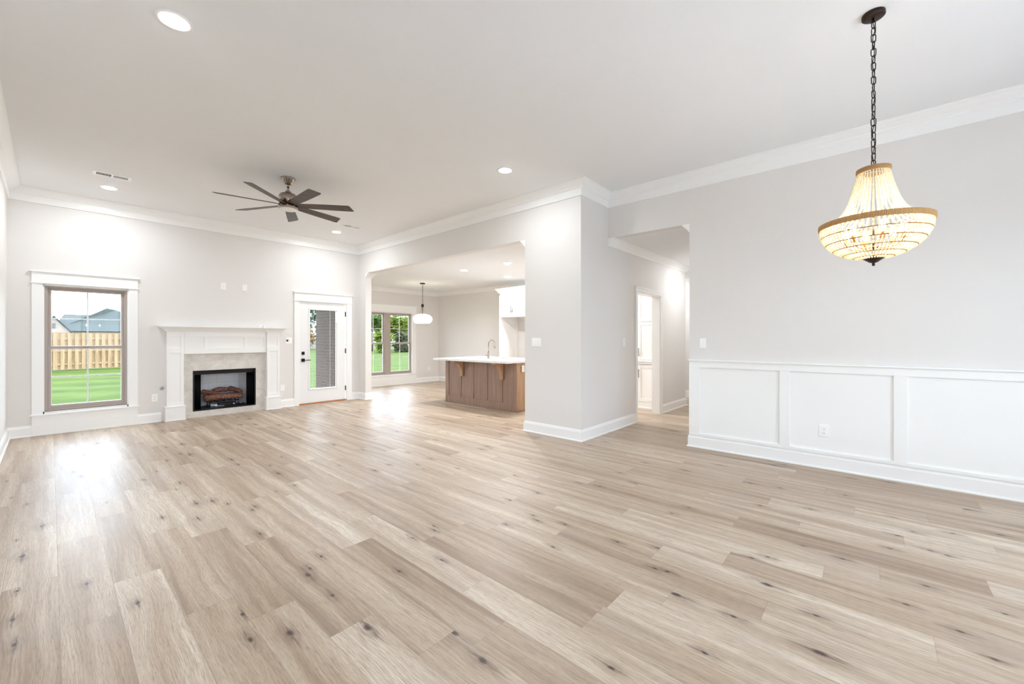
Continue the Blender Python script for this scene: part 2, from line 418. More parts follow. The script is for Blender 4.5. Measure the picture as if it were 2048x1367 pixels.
def root(name, loc, label, cat, group=None, kind=None):
    o = bpy.data.objects.new(name, None); COL.objects.link(o); o.location = loc; o.empty_display_size = 0.1
    return tag(o, label, cat, group, kind)
def copy_tree(o, parent=None):
    c = o.copy(); COL.objects.link(c)
    if parent is not None: c.parent = parent
    for ch in [x for x in o.children]: copy_tree(ch, c)
    return c
def struct(o, label, cat): return tag(o, label, cat, None, 'structure')

# ------------------------------------------------------------------ room dimensions
XL, YF, XP, XR, YN, H = -0.377, 8.552, 4.536, 5.249, 2.838, 3.35
T = 0.14; HK = 2.745; YB = -2.3
YH = 1.72            # near edge of the hall opening
YO1, YO2 = 3.773, 8.268   # kitchen opening along the partition
YD, XK, XE = 10.28, 8.10, 9.65

def wall_xz(mb, x0, x1, y0, y1, z0, z1, holes):
    """wall in the XZ plane with rectangular holes (hx0,hx1,hz0,hz1), non overlapping in x"""
    cur = x0
    for hx0, hx1, hz0, hz1 in sorted(holes):
        mb.box(cur, hx0, y0, y1, z0, z1)
        if hz0 > z0: mb.box(hx0, hx1, y0, y1, z0, hz0)
        if hz1 < z1: mb.box(hx0, hx1, y0, y1, hz1, z1)
        cur = hx1
    mb.box(cur, x1, y0, y1, z0, z1); return mb

LW = (3.3, 4.5, 0.45, 2.07)
WIN = (-0.065, 0.795, 0.318, 2.070)
DOOR = (3.268, 4.254, 0.0, 2.085)
FB = (1.583, 2.512, 0.106, 0.785)
mb = wall_xz(MB(), XL-T, XP, YF, YF+T, 0, H, [WIN, DOOR, FB]); struct(mb.build('wall_far', 'wall_paint'), 'warm white wall holding the fireplace and garden door', 'wall')
struct(MB().box(XL-T, XL, YB-T, LW[0], 0, H).box(XL-T, XL, LW[1], YF, 0, H).box(XL-T, XL, LW[0], LW[1], 0, LW[2]).box(XL-T, XL, LW[0], LW[1], LW[3], H).build('wall_left', 'wall_paint'), 'warm white side wall at the left edge of the room', 'wall')
BW = [(-0.15, 1.65, 0.25, 2.75), (2.45, 4.25, 0.40, 2.55)]
struct(wall_xz(MB(), XL, XR+T, YB-T, YB, 0, H, BW).build('wall_back', 'wall_paint'), 'warm white wall behind the dining end of the room', 'wall')
mb = MB().box(XP, XP+T, YO2, YF+T, 0, H).box(XP, XP+T, YO1, YO2, HK, H).box(XP, XP+T, YN, YO1, 0, H)
mb.box(XP, XP+T, YF+T, YD+T, 0, HK+0.25)
struct(mb.build('wall_partition', 'wall_paint'), 'warm white partition wall with the wide opening to the kitchen', 'wall')
mb = MB(); DH = (6.205, 7.13, 0, 2.075)
mb.box(XP+T, XR, YN, YN+T, 0, H)
wall_xz(mb, XR, 8.423, YN, YN+T, 0, HK, [DH]); mb.box(8.423-T, 8.423, YN+T, 4.6, 0, HK)
struct(mb.build('wall_hall', 'wall_paint'), 'warm white hall wall with the cased pantry doorway', 'wall')
mb = MB().box(XR, XR+0.12, YB, YH, 0, H).box(XR, XR+0.12, YH, YN, HK, H)
struct(mb.build('wall_right', 'wall_paint'), 'warm white wall above the panelled wainscot on the right', 'wall')
mb = MB().box(XR+0.12, XE+T, YH-0.12, YH, 0, HK).box(XE, XE+T, YH, 4.6, 0, HK).box(8.283, XE+T, 4.6, 4.72, 0, HK)
struct(mb.build('wall_end', 'wall_paint'), 'pale wall closing the far end of the hall', 'wall')
DW = (5.56, 7.12, 0.315, 2.065)
mb = wall_xz(MB(), XP+T, XK+T, YD, YD+T, 0, HK+0.25, [DW]).box(XK, XK+T, YN+T, YD, 0, HK+0.25)
struct(mb.build('wall_kitchen', 'wall_paint'), 'cream walls of the dining nook and kitchen beyond the opening', 'wall')
struct(B(XL-T, XR+0.12, YB-T, YF+T, H, H+0.1).build('ceiling', 'ceiling_paint'), 'white textured ceiling of the living and dining room', 'ceiling')
mb = MB().box(XP+T, XK+T, YN+T, YD+T, HK, HK+0.1).box(XR+0.12, XE+T, YH-0.12, YN+T, HK, HK+0.1).box(8.24, XE+T, YN+T, 4.72, HK, HK+0.1)
struct(mb.build('ceiling_kitchen', 'ceiling_paint'), 'lower white ceiling over the kitchen and hall', 'ceiling')

# ------------------------------------------------------------------ floor of separate planks
def build_floor():
    W, L, X0 = 0.1985, 1.21, 0.029
    known = {-1: 3.42, 0: 2.735, 1: 3.085, 2: 2.468, 3: 2.2, 4: 3.02, 5: 2.64, 6: 1.30, 7: 1.612, 8: 1.007, 9: 2.20, 10: 0.797, 11: 0.405, 12: 1.017,
             13: 0.674, 14: 0.221, 15: -0.018, 16: 0.756, 17: 0.404, 18: -0.14, 19: -0.563, 20: 0.12, 21: -0.288, 22: 0.33, 23: -0.507}
    rnd = random.Random(21)
    x_lo, x_hi, y_lo, y_hi = XL-0.05, XE+0.1, YB-0.05, YD+0.02
    k_pts = [(-0.114,3.373),(0.131,3.19),(0.291,2.769),(-0.118,3.042),(-0.101,2.79),(0.553,3.956),(0.724,3.738),(0.946,3.126),(1.075,3.668),(1.04,3.608),(1.096,2.523),(0.995,2.44),(0.96,2.382),(0.967,2.097),(0.614,2.276),(0.584,2.059),(0.717,1.973),(0.967,1.744),(1.804,2.338),(1.764,2.28),(1.6,2.304),(1.558,1.943),(1.319,2.03),(1.209,1.422),(1.182,1.211),(1.5,0.795),(2.501,2.241),(2.404,1.921),(2.359,1.844),(2.124,1.535),(2.159,1.972),(2.316,0.951),(2.333,0.886),(2.153,0.773),(3.321,1.092),(3.128,1.157),(2.553,1.033),(2.564,0.439),(2.814,0.56),(2.891,0.49),(3.167,0.146),(3.203,0.347),(2.155,0.175),(2.164,0.507),(2.434,0.213),(1.833,0.538),(2.833,-0.114),(2.734,-0.287),(2.591,-0.37),(3.927,0.381),(3.745,0.686),(3.928,-0.193),(4.076,-0.393),(3.522,-0.069),(3.655,-0.256),(3.642,-0.33),(3.789,-0.111),(2.456,1.258),(1.527,4.738),(1.468,3.923),(2.013,4.19),(2.991,2.614),(2.439,1.657),(3.221,2.024),(3.275,1.849),(3.735,1.887),(3.568,1.653),(2.78,2.173),(4.651,1.216),(4.24,1.434),(4.269,0.862),(4.213,1.84),(4.451,2.653),(4.73,2.598),(4.462,0.192),(4.303,0.634)]
    big = {(0.967,1.744): 0.019, (1.209,1.422): 0.018, (1.182,1.211): 0.017, (0.717,1.973): 0.017, (0.584,2.059): 0.014, (0.96,2.382): 0.017, (2.153,0.773): 0.018, (2.564,0.439): 0.019, (2.155,0.175): 0.020}
    light = [(1.45,1.2),(1.5,2.2),(3.0,1.0),(2.5,0.7),(1.3,2.6),(0.33,2.8),(0.9,1.6),(3.3,-0.5),(3.9,0.1),(4.0,-0.6),(2.1,0.5),(4.75,-0.9),(3.7,-0.3)]
    dark = [(0.72,2.8),(0.9,2.5),(1.3,0.9),(1.7,1.6),(1.7,2.3),(2.3,1.1),(1.9,1.4)]
    tops = []; at = {k: [] for k in ('tone', 'seed', 'ystart', 'knot_a', 'knot_b', 'knot_c')}
    mb = MB()
    for k in range(math.floor((x_lo-X0)/W), math.floor((x_hi-X0)/W)+1):
        xa, xb = max(x_lo, X0+k*W), min(x_hi, X0+(k+1)*W)
        j = known.get(k, rnd.uniform(0, L)); y = j-L*math.ceil((j-y_lo)/L)
        while y < y_hi:
            ya, yb = max(y_lo, y), min(y_hi, y+L)
            if yb-ya > 1e-4:
                mb.add([(xa,ya,0),(xb,ya,0),(xb,yb,0),(xa,yb,0)], [(0,1,2,3)])
                inside = lambda p: xa <= p[0] < xb and y <= p[1] < y+L
                tn = min(1, max(0, rnd.gauss(0.5, 0.22)))
                if any(inside(p) for p in light): tn = 0.95
                if any(inside(p) for p in dark): tn = 0.12
                ks = [(px, py, big.get((px, py), 0.011)) for px, py in k_pts if inside((px, py))][:3]
                near = xa < 4.9 and -0.9 < y < 2.7
                if not near:
                    while len(ks) < 3 and rnd.random() < 0.62: ks.append((rnd.uniform(xa+0.02, xb-0.02), rnd.uniform(ya, yb), rnd.choice([0.006, 0.009, 0.012, 0.016])))
                while len(ks) < 3: ks.append((xa-50, y-50, 0.01))
                at['tone'].append(tn); at['seed'].append(rnd.random()); at['ystart'].append(y)
                for q, kk in zip(('knot_a', 'knot_b', 'knot_c'), ks): at[q].append(kk)
            y += L
    nf = len(mb.f)
    mb.box(x_lo, x_hi, y_lo, y_hi, -0.2, -0.004)
    me = bpy.data.meshes.new('floor'); me.from_pydata(mb.v, [], mb.f)
    for nme, vals in at.items():
        isv = nme.startswith('knot')
        a = me.attributes.new(nme, 'FLOAT_VECTOR' if isv else 'FLOAT', 'FACE')
        for i in range(len(mb.f)):
            v = vals[i] if i < nf else ((-50, -50, 0.01) if isv else 0.5)
            if isv: a.data[i].vector = v
            else: a.data[i].value = v
    me.materials.append(M['plank_floor']); o = bpy.data.objects.new('floor', me); COL.objects.link(o)
    struct(o, 'light oak plank floor with dark knots running to the far wall', 'floor')
build_floor()

# ------------------------------------------------------------------ crown mouldings and baseboards
CR = [(0, 3.168), (.018, 3.168), (.020, 3.176), (.020, 3.262), (.030, 3.266), (.032, 3.276), (.044, 3.282), (.050, 3.292), (.066, 3.302), (.084, 3.316), (.098, 3.328), (.106, 3.331), (.110, 3.338), (.118, 3.340), (.118, H), (0, H)]
CK = [(0, 2.640), (.010, 2.640), (.012, 2.652), (.020, 2.656), (.026, 2.668), (.040, 2.682), (.062, 2.708), (.076, 2.722), (.084, 2.724), (.086, 2.734), (.096, 2.736), (.096, HK), (0, HK)]
BS = [(0, 0), (.028, 0), (.028, .008), (.024, .015), (.016, .018), (.016, .118), (.013, .122), (.011, .134), (.007, .143), (.004, .15), (0, .15)]
loop = [(XL, YB), (XL, YF), (XP, YF), (XP, YN), (XR, YN), (XR, YB)]
struct(MB().sweep(loop, CR, True).build('trim_1', 'trim_paint'), 'white built-up crown moulding around the high ceiling', 'crown moulding')
mb = MB().sweep([(XP, YO2), (XP+T, YO2), (XP+T, YD), (XK, YD), (XK, YN+T), (XP+T, YN+T), (XP+T, YO1), (XP, YO1)], CK)
struct(mb.build('trim_2', 'trim_paint'), 'white crown moulding around the lower kitchen ceiling', 'crown moulding')
mb = MB().sweep([(XR, YN), (8.423, YN), (8.423, 4.6), (XE, 4.6), (XE, YH), (XR, YH)], CK)
struct(mb.build('trim_3', 'trim_paint'), 'white crown moulding around the lower hall ceiling', 'crown moulding')
struct(MB().sweep([(XL, LW[1]+.105), (XL, YF), (-0.167, YF)], BS).sweep([(XL, YB), (XL, LW[0]-.105)], BS).build('baseboard_left', 'trim_paint'), 'white baseboard at the left wall and corner', 'baseboard')
mb = MB().sweep([(0.902, YF), (1.18, YF)], BS).sweep([(2.93, YF), (3.19, YF)], BS)
struct(mb.build('baseboard_far', 'trim_paint'), 'short white baseboard pieces either side of the fireplace', 'baseboard')
mb = MB().sweep([(4.364, YF), (XP, YF), (XP, YO2), (XP+T, YO2), (XP+T, YD), (5.44, YD)], BS).sweep([(7.262, YD), (XK, YD), (XK, 7.02)], BS)
struct(mb.build('baseboard_kitchen', 'trim_paint'), 'white baseboard wrapping the stub wall and dining nook', 'baseboard')
struct(MB().sweep([(XP+T, YN+T), (XP+T, YO1), (XP, YO1), (XP, YN), (6.125, YN)], BS).build('baseboard_partition', 'trim_paint'), 'white baseboard around the projecting wall corner', 'baseboard')
mb = MB().sweep([(7.21, YN), (8.423, YN), (8.423, 4.6), (XE, 4.6), (XE, YH), (XR, YH), (XR, YB), (XL, YB)], BS)
struct(mb.build('baseboard_right', 'trim_paint'), 'white baseboard below the wainscot and along the hall', 'baseboard')

# wainscot on the right wall
def wainscot():
    r = root('trim_4', (XR, 0, 0), 'white recessed-panel wainscot with a thin cap rail', 'wainscot', None, 'structure')
    B(XR-0.004, XR, YB, YH, 0.15, 1.052).build('panel_field', 'trim_paint', r)
    mb = MB().box(XR-0.022, XR-0.004, YB, YH, 0.977, 1.052).box(XR-0.022, XR-0.004, YB, YH, 0.148, 0.178)
    y = YH
    for a, b in ((YH, 1.591), (0.776, 0.683), (-0.128, -0.221), (-1.032, -1.125), (-1.936, YB)): mb.box(XR-0.022, XR-0.004, a, b, 0.178, 0.977)
    mb.build('panel_frame', 'trim_paint', r, 0.0015)
    B(XR-0.042, XR, YB, YH+0.012, 1.052, 1.070).build('cap_rail', 'trim_paint', r, 0.003)
wainscot()

# pantry doorway casing and jamb
def doorway():
    r = root('trim_5', (6.67, YN, 0), 'white casing around the pantry doorway in the hall', 'door casing', None, 'structure')
    x0, x1, z1 = DH[0], DH[1], DH[3]
    mb = MB()
    P = [(0, 0), (.010, 0), (.013, .012), (.013, .045), (.020, .055), (.020, .078), (0, .078)]   # (out, across)
    mb.prism([(x0-a if False else x0-a, YN-o) for o, a in P], 0, z1+0.0)
    mb.prism([(x1+a, YN-o) for o, a in P], 0, z1+0.0)
    mb.prism([(YN-o, z1+a) for o, a in P], x0-0.078, x1+0.078, 'YZ')
    mb.build('casing', 'trim_paint', r)
    B(x0-0.001, x0+0.018, YN-0.002, YN+T+0.002, 0, z1).box(x1-0.018, x1+0.001, YN-0.002, YN+T+0.002, 0, z1).box(x0, x1, YN-0.002, YN+T+0.002, z1-0.018, z1+0.001).build('jamb', 'trim_paint', r)
doorway()

# ------------------------------------------------------------------ windows
def craftsman_head(mb, x0, x1, y, z0, z1, sgn=-1):
    mb.box(x0, x1, y, y+sgn*0.022, z0, z1)
def window(name, label, W, y, casing, z_head, apron, units, deep=0.09, out=1):
    """W=(x0,x1,z0,z1) opening; y inner wall face; out=+1 when outdoors is at +Y"""
    x0, x1, z0, z1 = W; r = root(name, ((x0+x1)/2, y, 0), label, 'window', None, 'structure'); s = -out
    cl, cr_ = casing
    mb = MB().box(cl, x0, y, y+s*0.018, z0-0.03, z1+0.02).box(x1, cr_, y, y+s*0.018, z0-0.03, z1+0.02)
    mb.build('side_casing', 'trim_paint', r, 0.002)
    mb = MB().box(cl, cr_, y, y+s*0.024, z1+0.02, z_head).box(cl-0.012, cr_+0.012, y, y+s*0.034, z1+0.012, z1+0.026).box(cl-0.020, cr_+0.020, y, y+s*0.046, z_head, z_head+0.016)
    mb.build('head_casing', 'trim_paint', r, 0.002)
    mb = MB().box(cl-0.018, cr_+0.018, y-s*0.02, y+s*0.040, z0-0.046, z0-0.028)
    mb.build('window_stool', 'trim_paint', r, 0.003)
    mb = MB().box(cl, cr_, y, y+s*0.020, 0.15, z0-0.046).box(cl, cr_, y, y+s*0.022, 0.018, 0.15).box(cl-0.004, cr_+0.004, y, y+s*0.034, 0, 0.018)
    mb.build('apron', 'trim_paint', r, 0.002)
    # drywall/jamb liner between inner face and frame is white
    D = y+out*deep
    mb = MB().box(x0-0.001, x0+0.012, y, D, z0-0.03, z1).box(x1-0.012, x1+0.001, y, D, z0-0.03, z1).box(x0, x1, y, D, z1-0.012, z1+0.001).box(x0, x1, y-s*0.001, D, z0-0.03, z0)
    mb.build('jamb_liner', 'trim_paint', r)
    ya, yb = y+out*0.02, y+out*0.095
    for (a, b) in units:
        f = MB(); fw = 0.034
        f.box(a, a+fw, ya, yb, z0, z1).box(b-fw, b, ya, yb, z0, z1).box(a+fw, b-fw, ya, yb, z1-fw, z1).box(a+fw, b-fw, ya, yb, z0, z0+fw)
        f.build('window_frame', 'window_taupe', r, 0.003)
        zm = (z0+z1)/2-0.0
        for q, (sa, sb, yy) in enumerate(((zm-0.02, z1-fw, y+out*0.07), (z0+fw, zm+0.025, y+out*0.045))):
            sw = 0.030; sh = MB(); y1, y2 = yy-0.014, yy+0.014
            sh.box(a+fw, a+fw+sw, y1, y2, sa, sb).box(b-fw-sw, b-fw, y1, y2, sa, sb).box(a+fw+sw, b-fw-sw, y1, y2, sa, sa+0.042).box(a+fw+sw, b-fw-sw, y1, y2, sb-0.036, sb)
            so = sh.build('sash', 'window_taupe', r, 0.003)
            gx0, gx1, gz0, gz1 = a+fw+sw, b-fw-sw, sa+0.042, sb-0.036
            B(gx0-0.004, gx1+0.004, yy-0.002, yy+0.002, gz0-0.004, gz1+0.004).build('window_pane', 'window_glass', so)
            g = MB(); cx = (gx0+gx1)/2; cz = (gz0+gz1)/2; gw = 0.009
            g.box(cx-gw, cx+gw, yy+out*0.003, yy+out*0.009, gz0, gz1).box(gx0, cx-gw, yy+out*0.003, yy+out*0.009, cz-gw, cz+gw).box(cx+gw, gx1, yy+out*0.003, yy+out*0.009, cz-gw, cz+gw)
            e = 0.006
            g.box(gx0, gx0+e, yy-0.006, yy+0.008, gz0, gz1).box(gx1-e, gx1, yy-0.006, yy+0.008, gz0, gz1).box(gx0+e, gx1-e, yy-0.006, yy+0.008, gz1-e, gz1).box(gx0+e, gx1-e, yy-0.006, yy+0.008, gz0, gz0+e)
            g.build('grille', 'plastic_white', so)
    return r
w1 = window('window_1', 'tall taupe-framed sash window at the left of the far wall', WIN, YF, (-0.167, 0.902), 2.236, True, [(WIN[0]+.01, WIN[1]-.01)])
lk = MB().box(0.30, 0.36, YF+0.02, YF+0.034, 1.205, 1.216).build('sash_lock', 'window_taupe', w1)
w2 = window('window_2', 'double taupe-framed window in the dining nook', DW, YD, (5.44, 7.262), 2.262, True, [(5.57, 6.245), (6.365, 7.11)], 0.09)
B(6.24, 6.37, YD+0.012, YD+0.10, DW[2], DW[3]).build('mullion', 'window_taupe', w2, 0.003)
window('added_window_3', 'added tall sash window, unseen, lighting the room from behind the dining end', BW[0], YB, (BW[0][0]-.1, BW[0][1]+.1), 2.90, True, [(-0.14, 0.74), (0.76, 1.64)], 0.09, -1)  # rear window added out of view to let daylight in
window('added_window_4', 'added double sash window, unseen, lighting the dining end beside the wainscot wall', BW[1], YB, (BW[1][0]-.1, BW[1][1]+.1), 2.72, True, [(2.46, 3.34), (3.36, 4.24)], 0.09, -1)  # second added rear window, out of view, for more daylight

w5 = window('added_window_5', 'added double sash window, unseen, lighting the living room from the left wall', (LW[0], LW[1], LW[2], LW[3]), YF, (LW[0]-.1, LW[1]+.1), 2.236, True, [(LW[0]+.01, 3.89), (3.91, LW[1]-.01)])  # added out of view to brighten the living room from the left
w5.location = (XL, (LW[0]+LW[1])/2, 0); w5.rotation_euler = (0, 0, PI/2)
def portal(x0, x1, y, z0, z1, out):
    L = bpy.data.lights.new('window_portal', 'AREA'); L.shape = 'RECTANGLE'; L.size = x1-x0; L.size_y = z1-z0; L.cycles.is_portal = True
    o = bpy.data.objects.new('window_portal', L); COL.objects.link(o); o.location = ((x0+x1)/2, y+out*0.13, (z0+z1)/2)
    o.rotation_euler = (-PI/2*out, 0, 0)
portal(*WIN[:2], YF, *WIN[2:], 1); portal(*DW[:2], YD, *DW[2:], 1); portal(3.487, 4.035, YF, 0.312, 1.908, 1)
Lp = bpy.data.lights.new('window_portal', 'AREA'); Lp.shape = 'RECTANGLE'; Lp.size = LW[1]-LW[0]; Lp.size_y = LW[3]-LW[2]; Lp.cycles.is_portal = True
op = bpy.data.objects.new('window_portal', Lp); COL.objects.link(op); op.location = (XL-0.13, (LW[0]+LW[1])/2, (LW[2]+LW[3])/2); op.rotation_euler = (PI/2, 0, -PI/2)
for b_ in BW: portal(b_[0], b_[1], YB, b_[2], b_[3], -1)

# ------------------------------------------------------------------ garden door
def garden_door():
    r = root('door_1', (3.76, YF, 0), 'white full-lite garden door with black lever beside the fireplace', 'door', None, 'structure')
    y = YF
    mb = MB().box(3.182, 3.272, y, y-0.020, 0, 2.072).box(4.25, 4.364, y, y-0.020, 0, 2.072)
    mb.build('side_casing', 'trim_paint', r, 0.002)
    mb = MB().box(3.182, 4.364, y, y-0.024, 2.085, 2.236).box(3.168, 4.378, y, y-0.034, 2.070, 2.085).box(3.160, 4.386, y, y-0.046, 2.236, 2.252)
    mb.build('head_casing', 'trim_paint', r, 0.002)
    MB().box(3.268, 3.284, y-0.005, y+T, 0, 2.085).box(4.238, 4.254, y-0.005, y+T, 0, 2.085).box(3.284, 4.238, y-0.005, y+T, 2.068, 2.085).build('jamb', 'trim_paint', r)
    B(3.272, 4.25, y-0.012, y+0.12, 0, 0.024).build('threshold', 'oak_threshold', r, 0.004)
    ys, ye = y+0.004, y+0.046
    x0, x1, z0, z1 = 3.286, 4.222, 0.028, 2.062
    gx0, gx1, gz0, gz1 = 3.487, 4.035, 0.312, 1.908
    slab = MB().box(x0, gx0-.02, ys, ye, z0, z1).box(gx1+.02, x1, ys, ye, z0, z1).box(gx0-.02, gx1+.02, ys, ye, z0, gz0-.02).box(gx0-.02, gx1+.02, ys, ye, gz1+.02, z1).build('door_slab', 'door_paint', r, 0.0015)
    f = MB()
    a, b, c, e = gx0-.034, gx1+.034, gz0-.034, gz1+.034
    for (p, q, t_) in ((0.014, 0.0, 0), (0.007, 0.012, 1)):
        pass
    f.box(a, gx0, ys-.012, ye+.01, c, e).box(gx1, b, ys-.012, ye+.01, c, e).box(gx0, gx1, ys-.012, ye+.01, c, gz0).box(gx0, gx1, ys-.012, ye+.01, gz1, e)
    f.build('lite_frame', 'door_paint', r, 0.006, 3)
    B(gx0-.005, gx1+.005, y+0.020, y+0.023, gz0-.005, gz1+.005).build('door_glass', 'window_glass', r)
    bl = MB()
    z = gz0+.02
    while z < gz1-.02: bl.box(gx0+.02, gx1-.035, y+0.0285, y+0.0335, z, z+0.0008); z += 0.024
    bl.build('blind_slats', 'plastic_white', r)
    B(3.905, 3.909, y+0.0255, y+0.028, gz0, gz1).box(3.56, 3.562, y+0.0255, y+0.0275, gz0, gz1).build('blind_cord', 'plastic_white', r)
    MB().box(4.012, gx1, y+0.012, y+0.017, gz0, gz1).build('blind_track', 'plastic_white', r, 0.002)
    B(4.010, 4.040, y-0.010, y+0.010, 1.66, 1.88).build('blind_slider', 'plastic_white', r, 0.004)
    d = B(3.325, 3.380, y-0.012, y+0.004, 1.003, 1.063).build('deadbolt', 'black_metal', r, 0.004)
    B(3.346, 3.359, y-0.032, y-0.012, 1.018, 1.048).build('thumb_turn', 'black_metal', d, 0.003)
    h = B(3.320, 3.385, y-0.010, y+0.004, 0.862, 0.926).build('handle_rose', 'black_metal', r, 0.003)
    lv = MB().lathe([(0.011, 0.0), (0.011, 0.048)], (3.352, y-0.008, 0.894), 16, 'Y')
    lv.box(3.345, 3.478, y-0.060, y-0.048, 0.886, 0.901); lv.build('door_lever', 'black_metal', h, 0.003)
    for z in (0.266, 1.063, 1.850):
        m = MB().lathe([(0.007, -0.052), (0.007, 0.052)], (4.231, y-0.002, z), 12); m.box(4.220, 4.242, y-0.001, y+0.003, z-0.05, z+0.05); m.build('hinge', 'black_metal', r)
garden_door()

# ------------------------------------------------------------------ fireplace
def fireplace():
    r = root('fireplace_mantel', (2.06, YF, 0), 'white panelled fireplace mantel with crown shelf and plinth blocks', 'fireplace mantel')
    yw = YF; yp = 8.462; yf = 8.492
    shelf_path = [(1.232, yw), (1.232, yp-0.004), (1.462, yp-0.004), (1.462, yf), (2.668, yf), (2.668, yp-0.004), (2.898, yp-0.004), (2.898, yw)]
    # path runs with the room outside on the left -> reverse so that the room is on the right
    prof = [(0, 1.440), (.012, 1.440), (.014, 1.452), (.024, 1.458), (.034, 1.474), (.052, 1.490), (.070, 1.500), (.074, 1.508), (.088, 1.510), (.096, 1.514), (.096, 1.534), (0, 1.534)]
    sp = shelf_path
    MB().sweep(sp[::-1], prof).build('mantel_shelf', 'trim_paint', r) if False else None
    mb = MB()
    # room is to the right when walking from x max to x min?  walking +X along the far wall keeps the room (-Y) on the right
    mb.sweep(sp, [(o, z) for o, z in prof])
    mb.box(1.232, 2.898, yf-0.0, yw, 1.512, 1.534).box(1.232, 1.462, yp-0.004, yf, 1.512, 1.534).box(2.668, 2.898, yp-0.004, yf, 1.512, 1.534)
    mb.build('mantel_shelf', 'trim_paint', r)
    fz = MB().box(1.444, 2.686, yf+0.010, yw, 1.070, 1.512)
    fz.box(1.462, 2.668, yf, yf+0.010, 1.352, 1.440).box(1.462, 2.668, yf, yf+0.010, 1.070, 1.172)
    for a, b in ((1.462, 1.478), (1.732, 1.775), (2.318, 2.366), (2.630, 2.668)): fz.box(a, b, yf, yf+0.010, 1.172, 1.352)
    fz.build('frieze_board', 'trim_paint', r, 0.0015)
    for x0, x1 in ((1.237, 1.452), (2.678, 2.894)):
        c = (x0+x1)/2
        p = MB().box(x0, x1, yp+0.010, yw, 0.20, 1.452)
        p.box(x0, x0+0.038, yp, yp+0.010, 0.20, 1.452).box(x1-0.038, x1, yp, yp+0.010, 0.20, 1.452)
        for a, b in ((1.356, 1.452), (1.096, 1.176), (0.20, 0.305)): p.box(x0+0.038, x1-0.038, yp, yp+0.010, a, b)
        p.build('pilaster', 'trim_paint', r, 0.0015)
        pl = MB().box(x0-0.020, x1+0.020, yp-0.020, yw, 0.0, 0.216).box(x0-0.028, x1+0.028, yp-0.028, yw, 0.216, 0.236).box(x0-0.026, x1+0.026, yp-0.028, yw, 0, 0.012)
        pl.build('plinth_block', 'trim_paint', r, 0.003)
    # stone surround
    s = tag(MB().box(1.43, FB[0], 8.535, yw, 0, 1.072).box(FB[1], 2.70, 8.535, yw, 0, 1.072).box(FB[0], FB[1], 8.535, yw, FB[3], 1.072).box(FB[0], FB[1], 8.535, yw, 0, FB[2]).build('stone_surround', 'fireplace_stone'),
            'pale mottled stone slab around the firebox opening', 'fireplace surround')
    # firebox
    b = root('firebox', (2.05, 8.56, 0.1), 'black metal firebox with light brick lining set in the stone', 'firebox')
    x0, x1, z0, z1 = FB; yfr = 8.530
    f = MB().box(x0, x0+0.022, yfr, yfr+0.05, z0, z1).box(x1-0.022, x1, yfr, yfr+0.05, z0, z1).box(x0+0.022, x1-0.022, yfr, yfr+0.05, z0, z0+0.018).box(x0+0.022, x1-0.022, yfr, yfr+0.05, z1-0.02, z1)
    f.build('firebox_frame', 'black_metal', b, 0.002)
    sh = MB()
    sh.box(x0-0.02, x0, 8.58, 8.80, z0-.02, z1+.02).box(x1, x1+0.02, 8.58, 8.80, z0-.02, z1+.02).box(x0-0.02, x1+0.02, 8.58, 9.06, z0-0.03, z0+0.012).box(x0-0.02, x1+0.02, 8.60, 9.06, z1-0.02, z1+0.03)
    sh.box(x0, x1, 8.585, 8.60, z1-0.075, z1-0.02).build('metal_shell', 'matte_black', b)
    br = MB().box(1.82, 2.37, 9.02, 9.05, z0, z1-0.02)
    br.add([(x0+0.03, 8.70, z0), (1.82, 9.03, z0), (1.82, 9.03, z1-.02), (x0+0.03, 8.70, z1-.02), (x0, 8.72, z0), (1.80, 9.05, z0), (1.80, 9.05, z1-.02), (x0, 8.72, z1-.02)], [(0,1,2,3), (4,7,6,5), (0,3,7,4), (1,5,6,2), (3,2,6,7), (0,4,5,1)])
    br.add([(x1-0.03, 8.70, z0), (2.37, 9.03, z0), (2.37, 9.03, z1-.02), (x1-0.03, 8.70, z1-.02), (x1, 8.72, z0), (2.39, 9.05, z0), (2.39, 9.05, z1-.02), (x1, 8.72, z1-.02)], [(0,3,2,1), (4,5,6,7), (0,4,7,3), (1,2,6,5), (3,7,6,2), (0,1,5,4)])
    br.build('brick_lining', 'firebrick', b)
    for xa, xb in ((x0+0.028, x0+0.125), (x1-0.125, x1-0.028)):
        c = MB(); N = 40; vs = []
        for i in range(N+1):
            u = i/N; xx = xa+(xb-xa)*u; yy = 8.625+0.016*math.sin(u*PI*2*6)
            vs += [(xx, yy, z0+0.014), (xx, yy, z1-0.06)]
        c.add(vs, [(2*i, 2*i+2, 2*i+3, 2*i+1) for i in range(N)], True)
        o = c.build('mesh_curtain', 'wire_curtain', b); sm = o.modifiers.new('thick', 'SOLIDIFY'); sm.thickness = 0.0015
    MB().tube([(x0+0.02, 8.625, z1-0.055), (x1-0.02, 8.625, z1-0.055)], 0.004).build('curtain_rod', 'black_metal', b)
    # grate
    g = root('fire_grate', (2.06, 8.75, z0+0.012), 'black iron grate under the ceramic logs', 'fire grate')
    gz = 0.215; gm = MB()
    for x in (1.86, 1.96, 2.06, 2.16, 2.27):
        gm.tube([(x, 8.650, gz+0.055), (x, 8.655, gz+0.008), (x, 8.70, gz), (x, 8.90, gz), (x, 8.915, gz+0.04)], 0.007, 6)
    gm.build('grate_bar', 'iron', g)
    gm = MB().tube([(1.83, 8.715, gz-0.008), (2.30, 8.715, gz-0.008)], 0.008, 6).tube([(1.83, 8.87, gz-0.008), (2.30, 8.87, gz-0.008)], 0.008, 6)
    gm.build('cross_rail', 'iron', g)
    for x in (1.85, 2.28):
        for yy in (8.715, 8.87): MB().tube([(x, yy, gz-0.008), (x, yy, z0+0.012)], 0.007, 6).build('leg', 'iron', g)
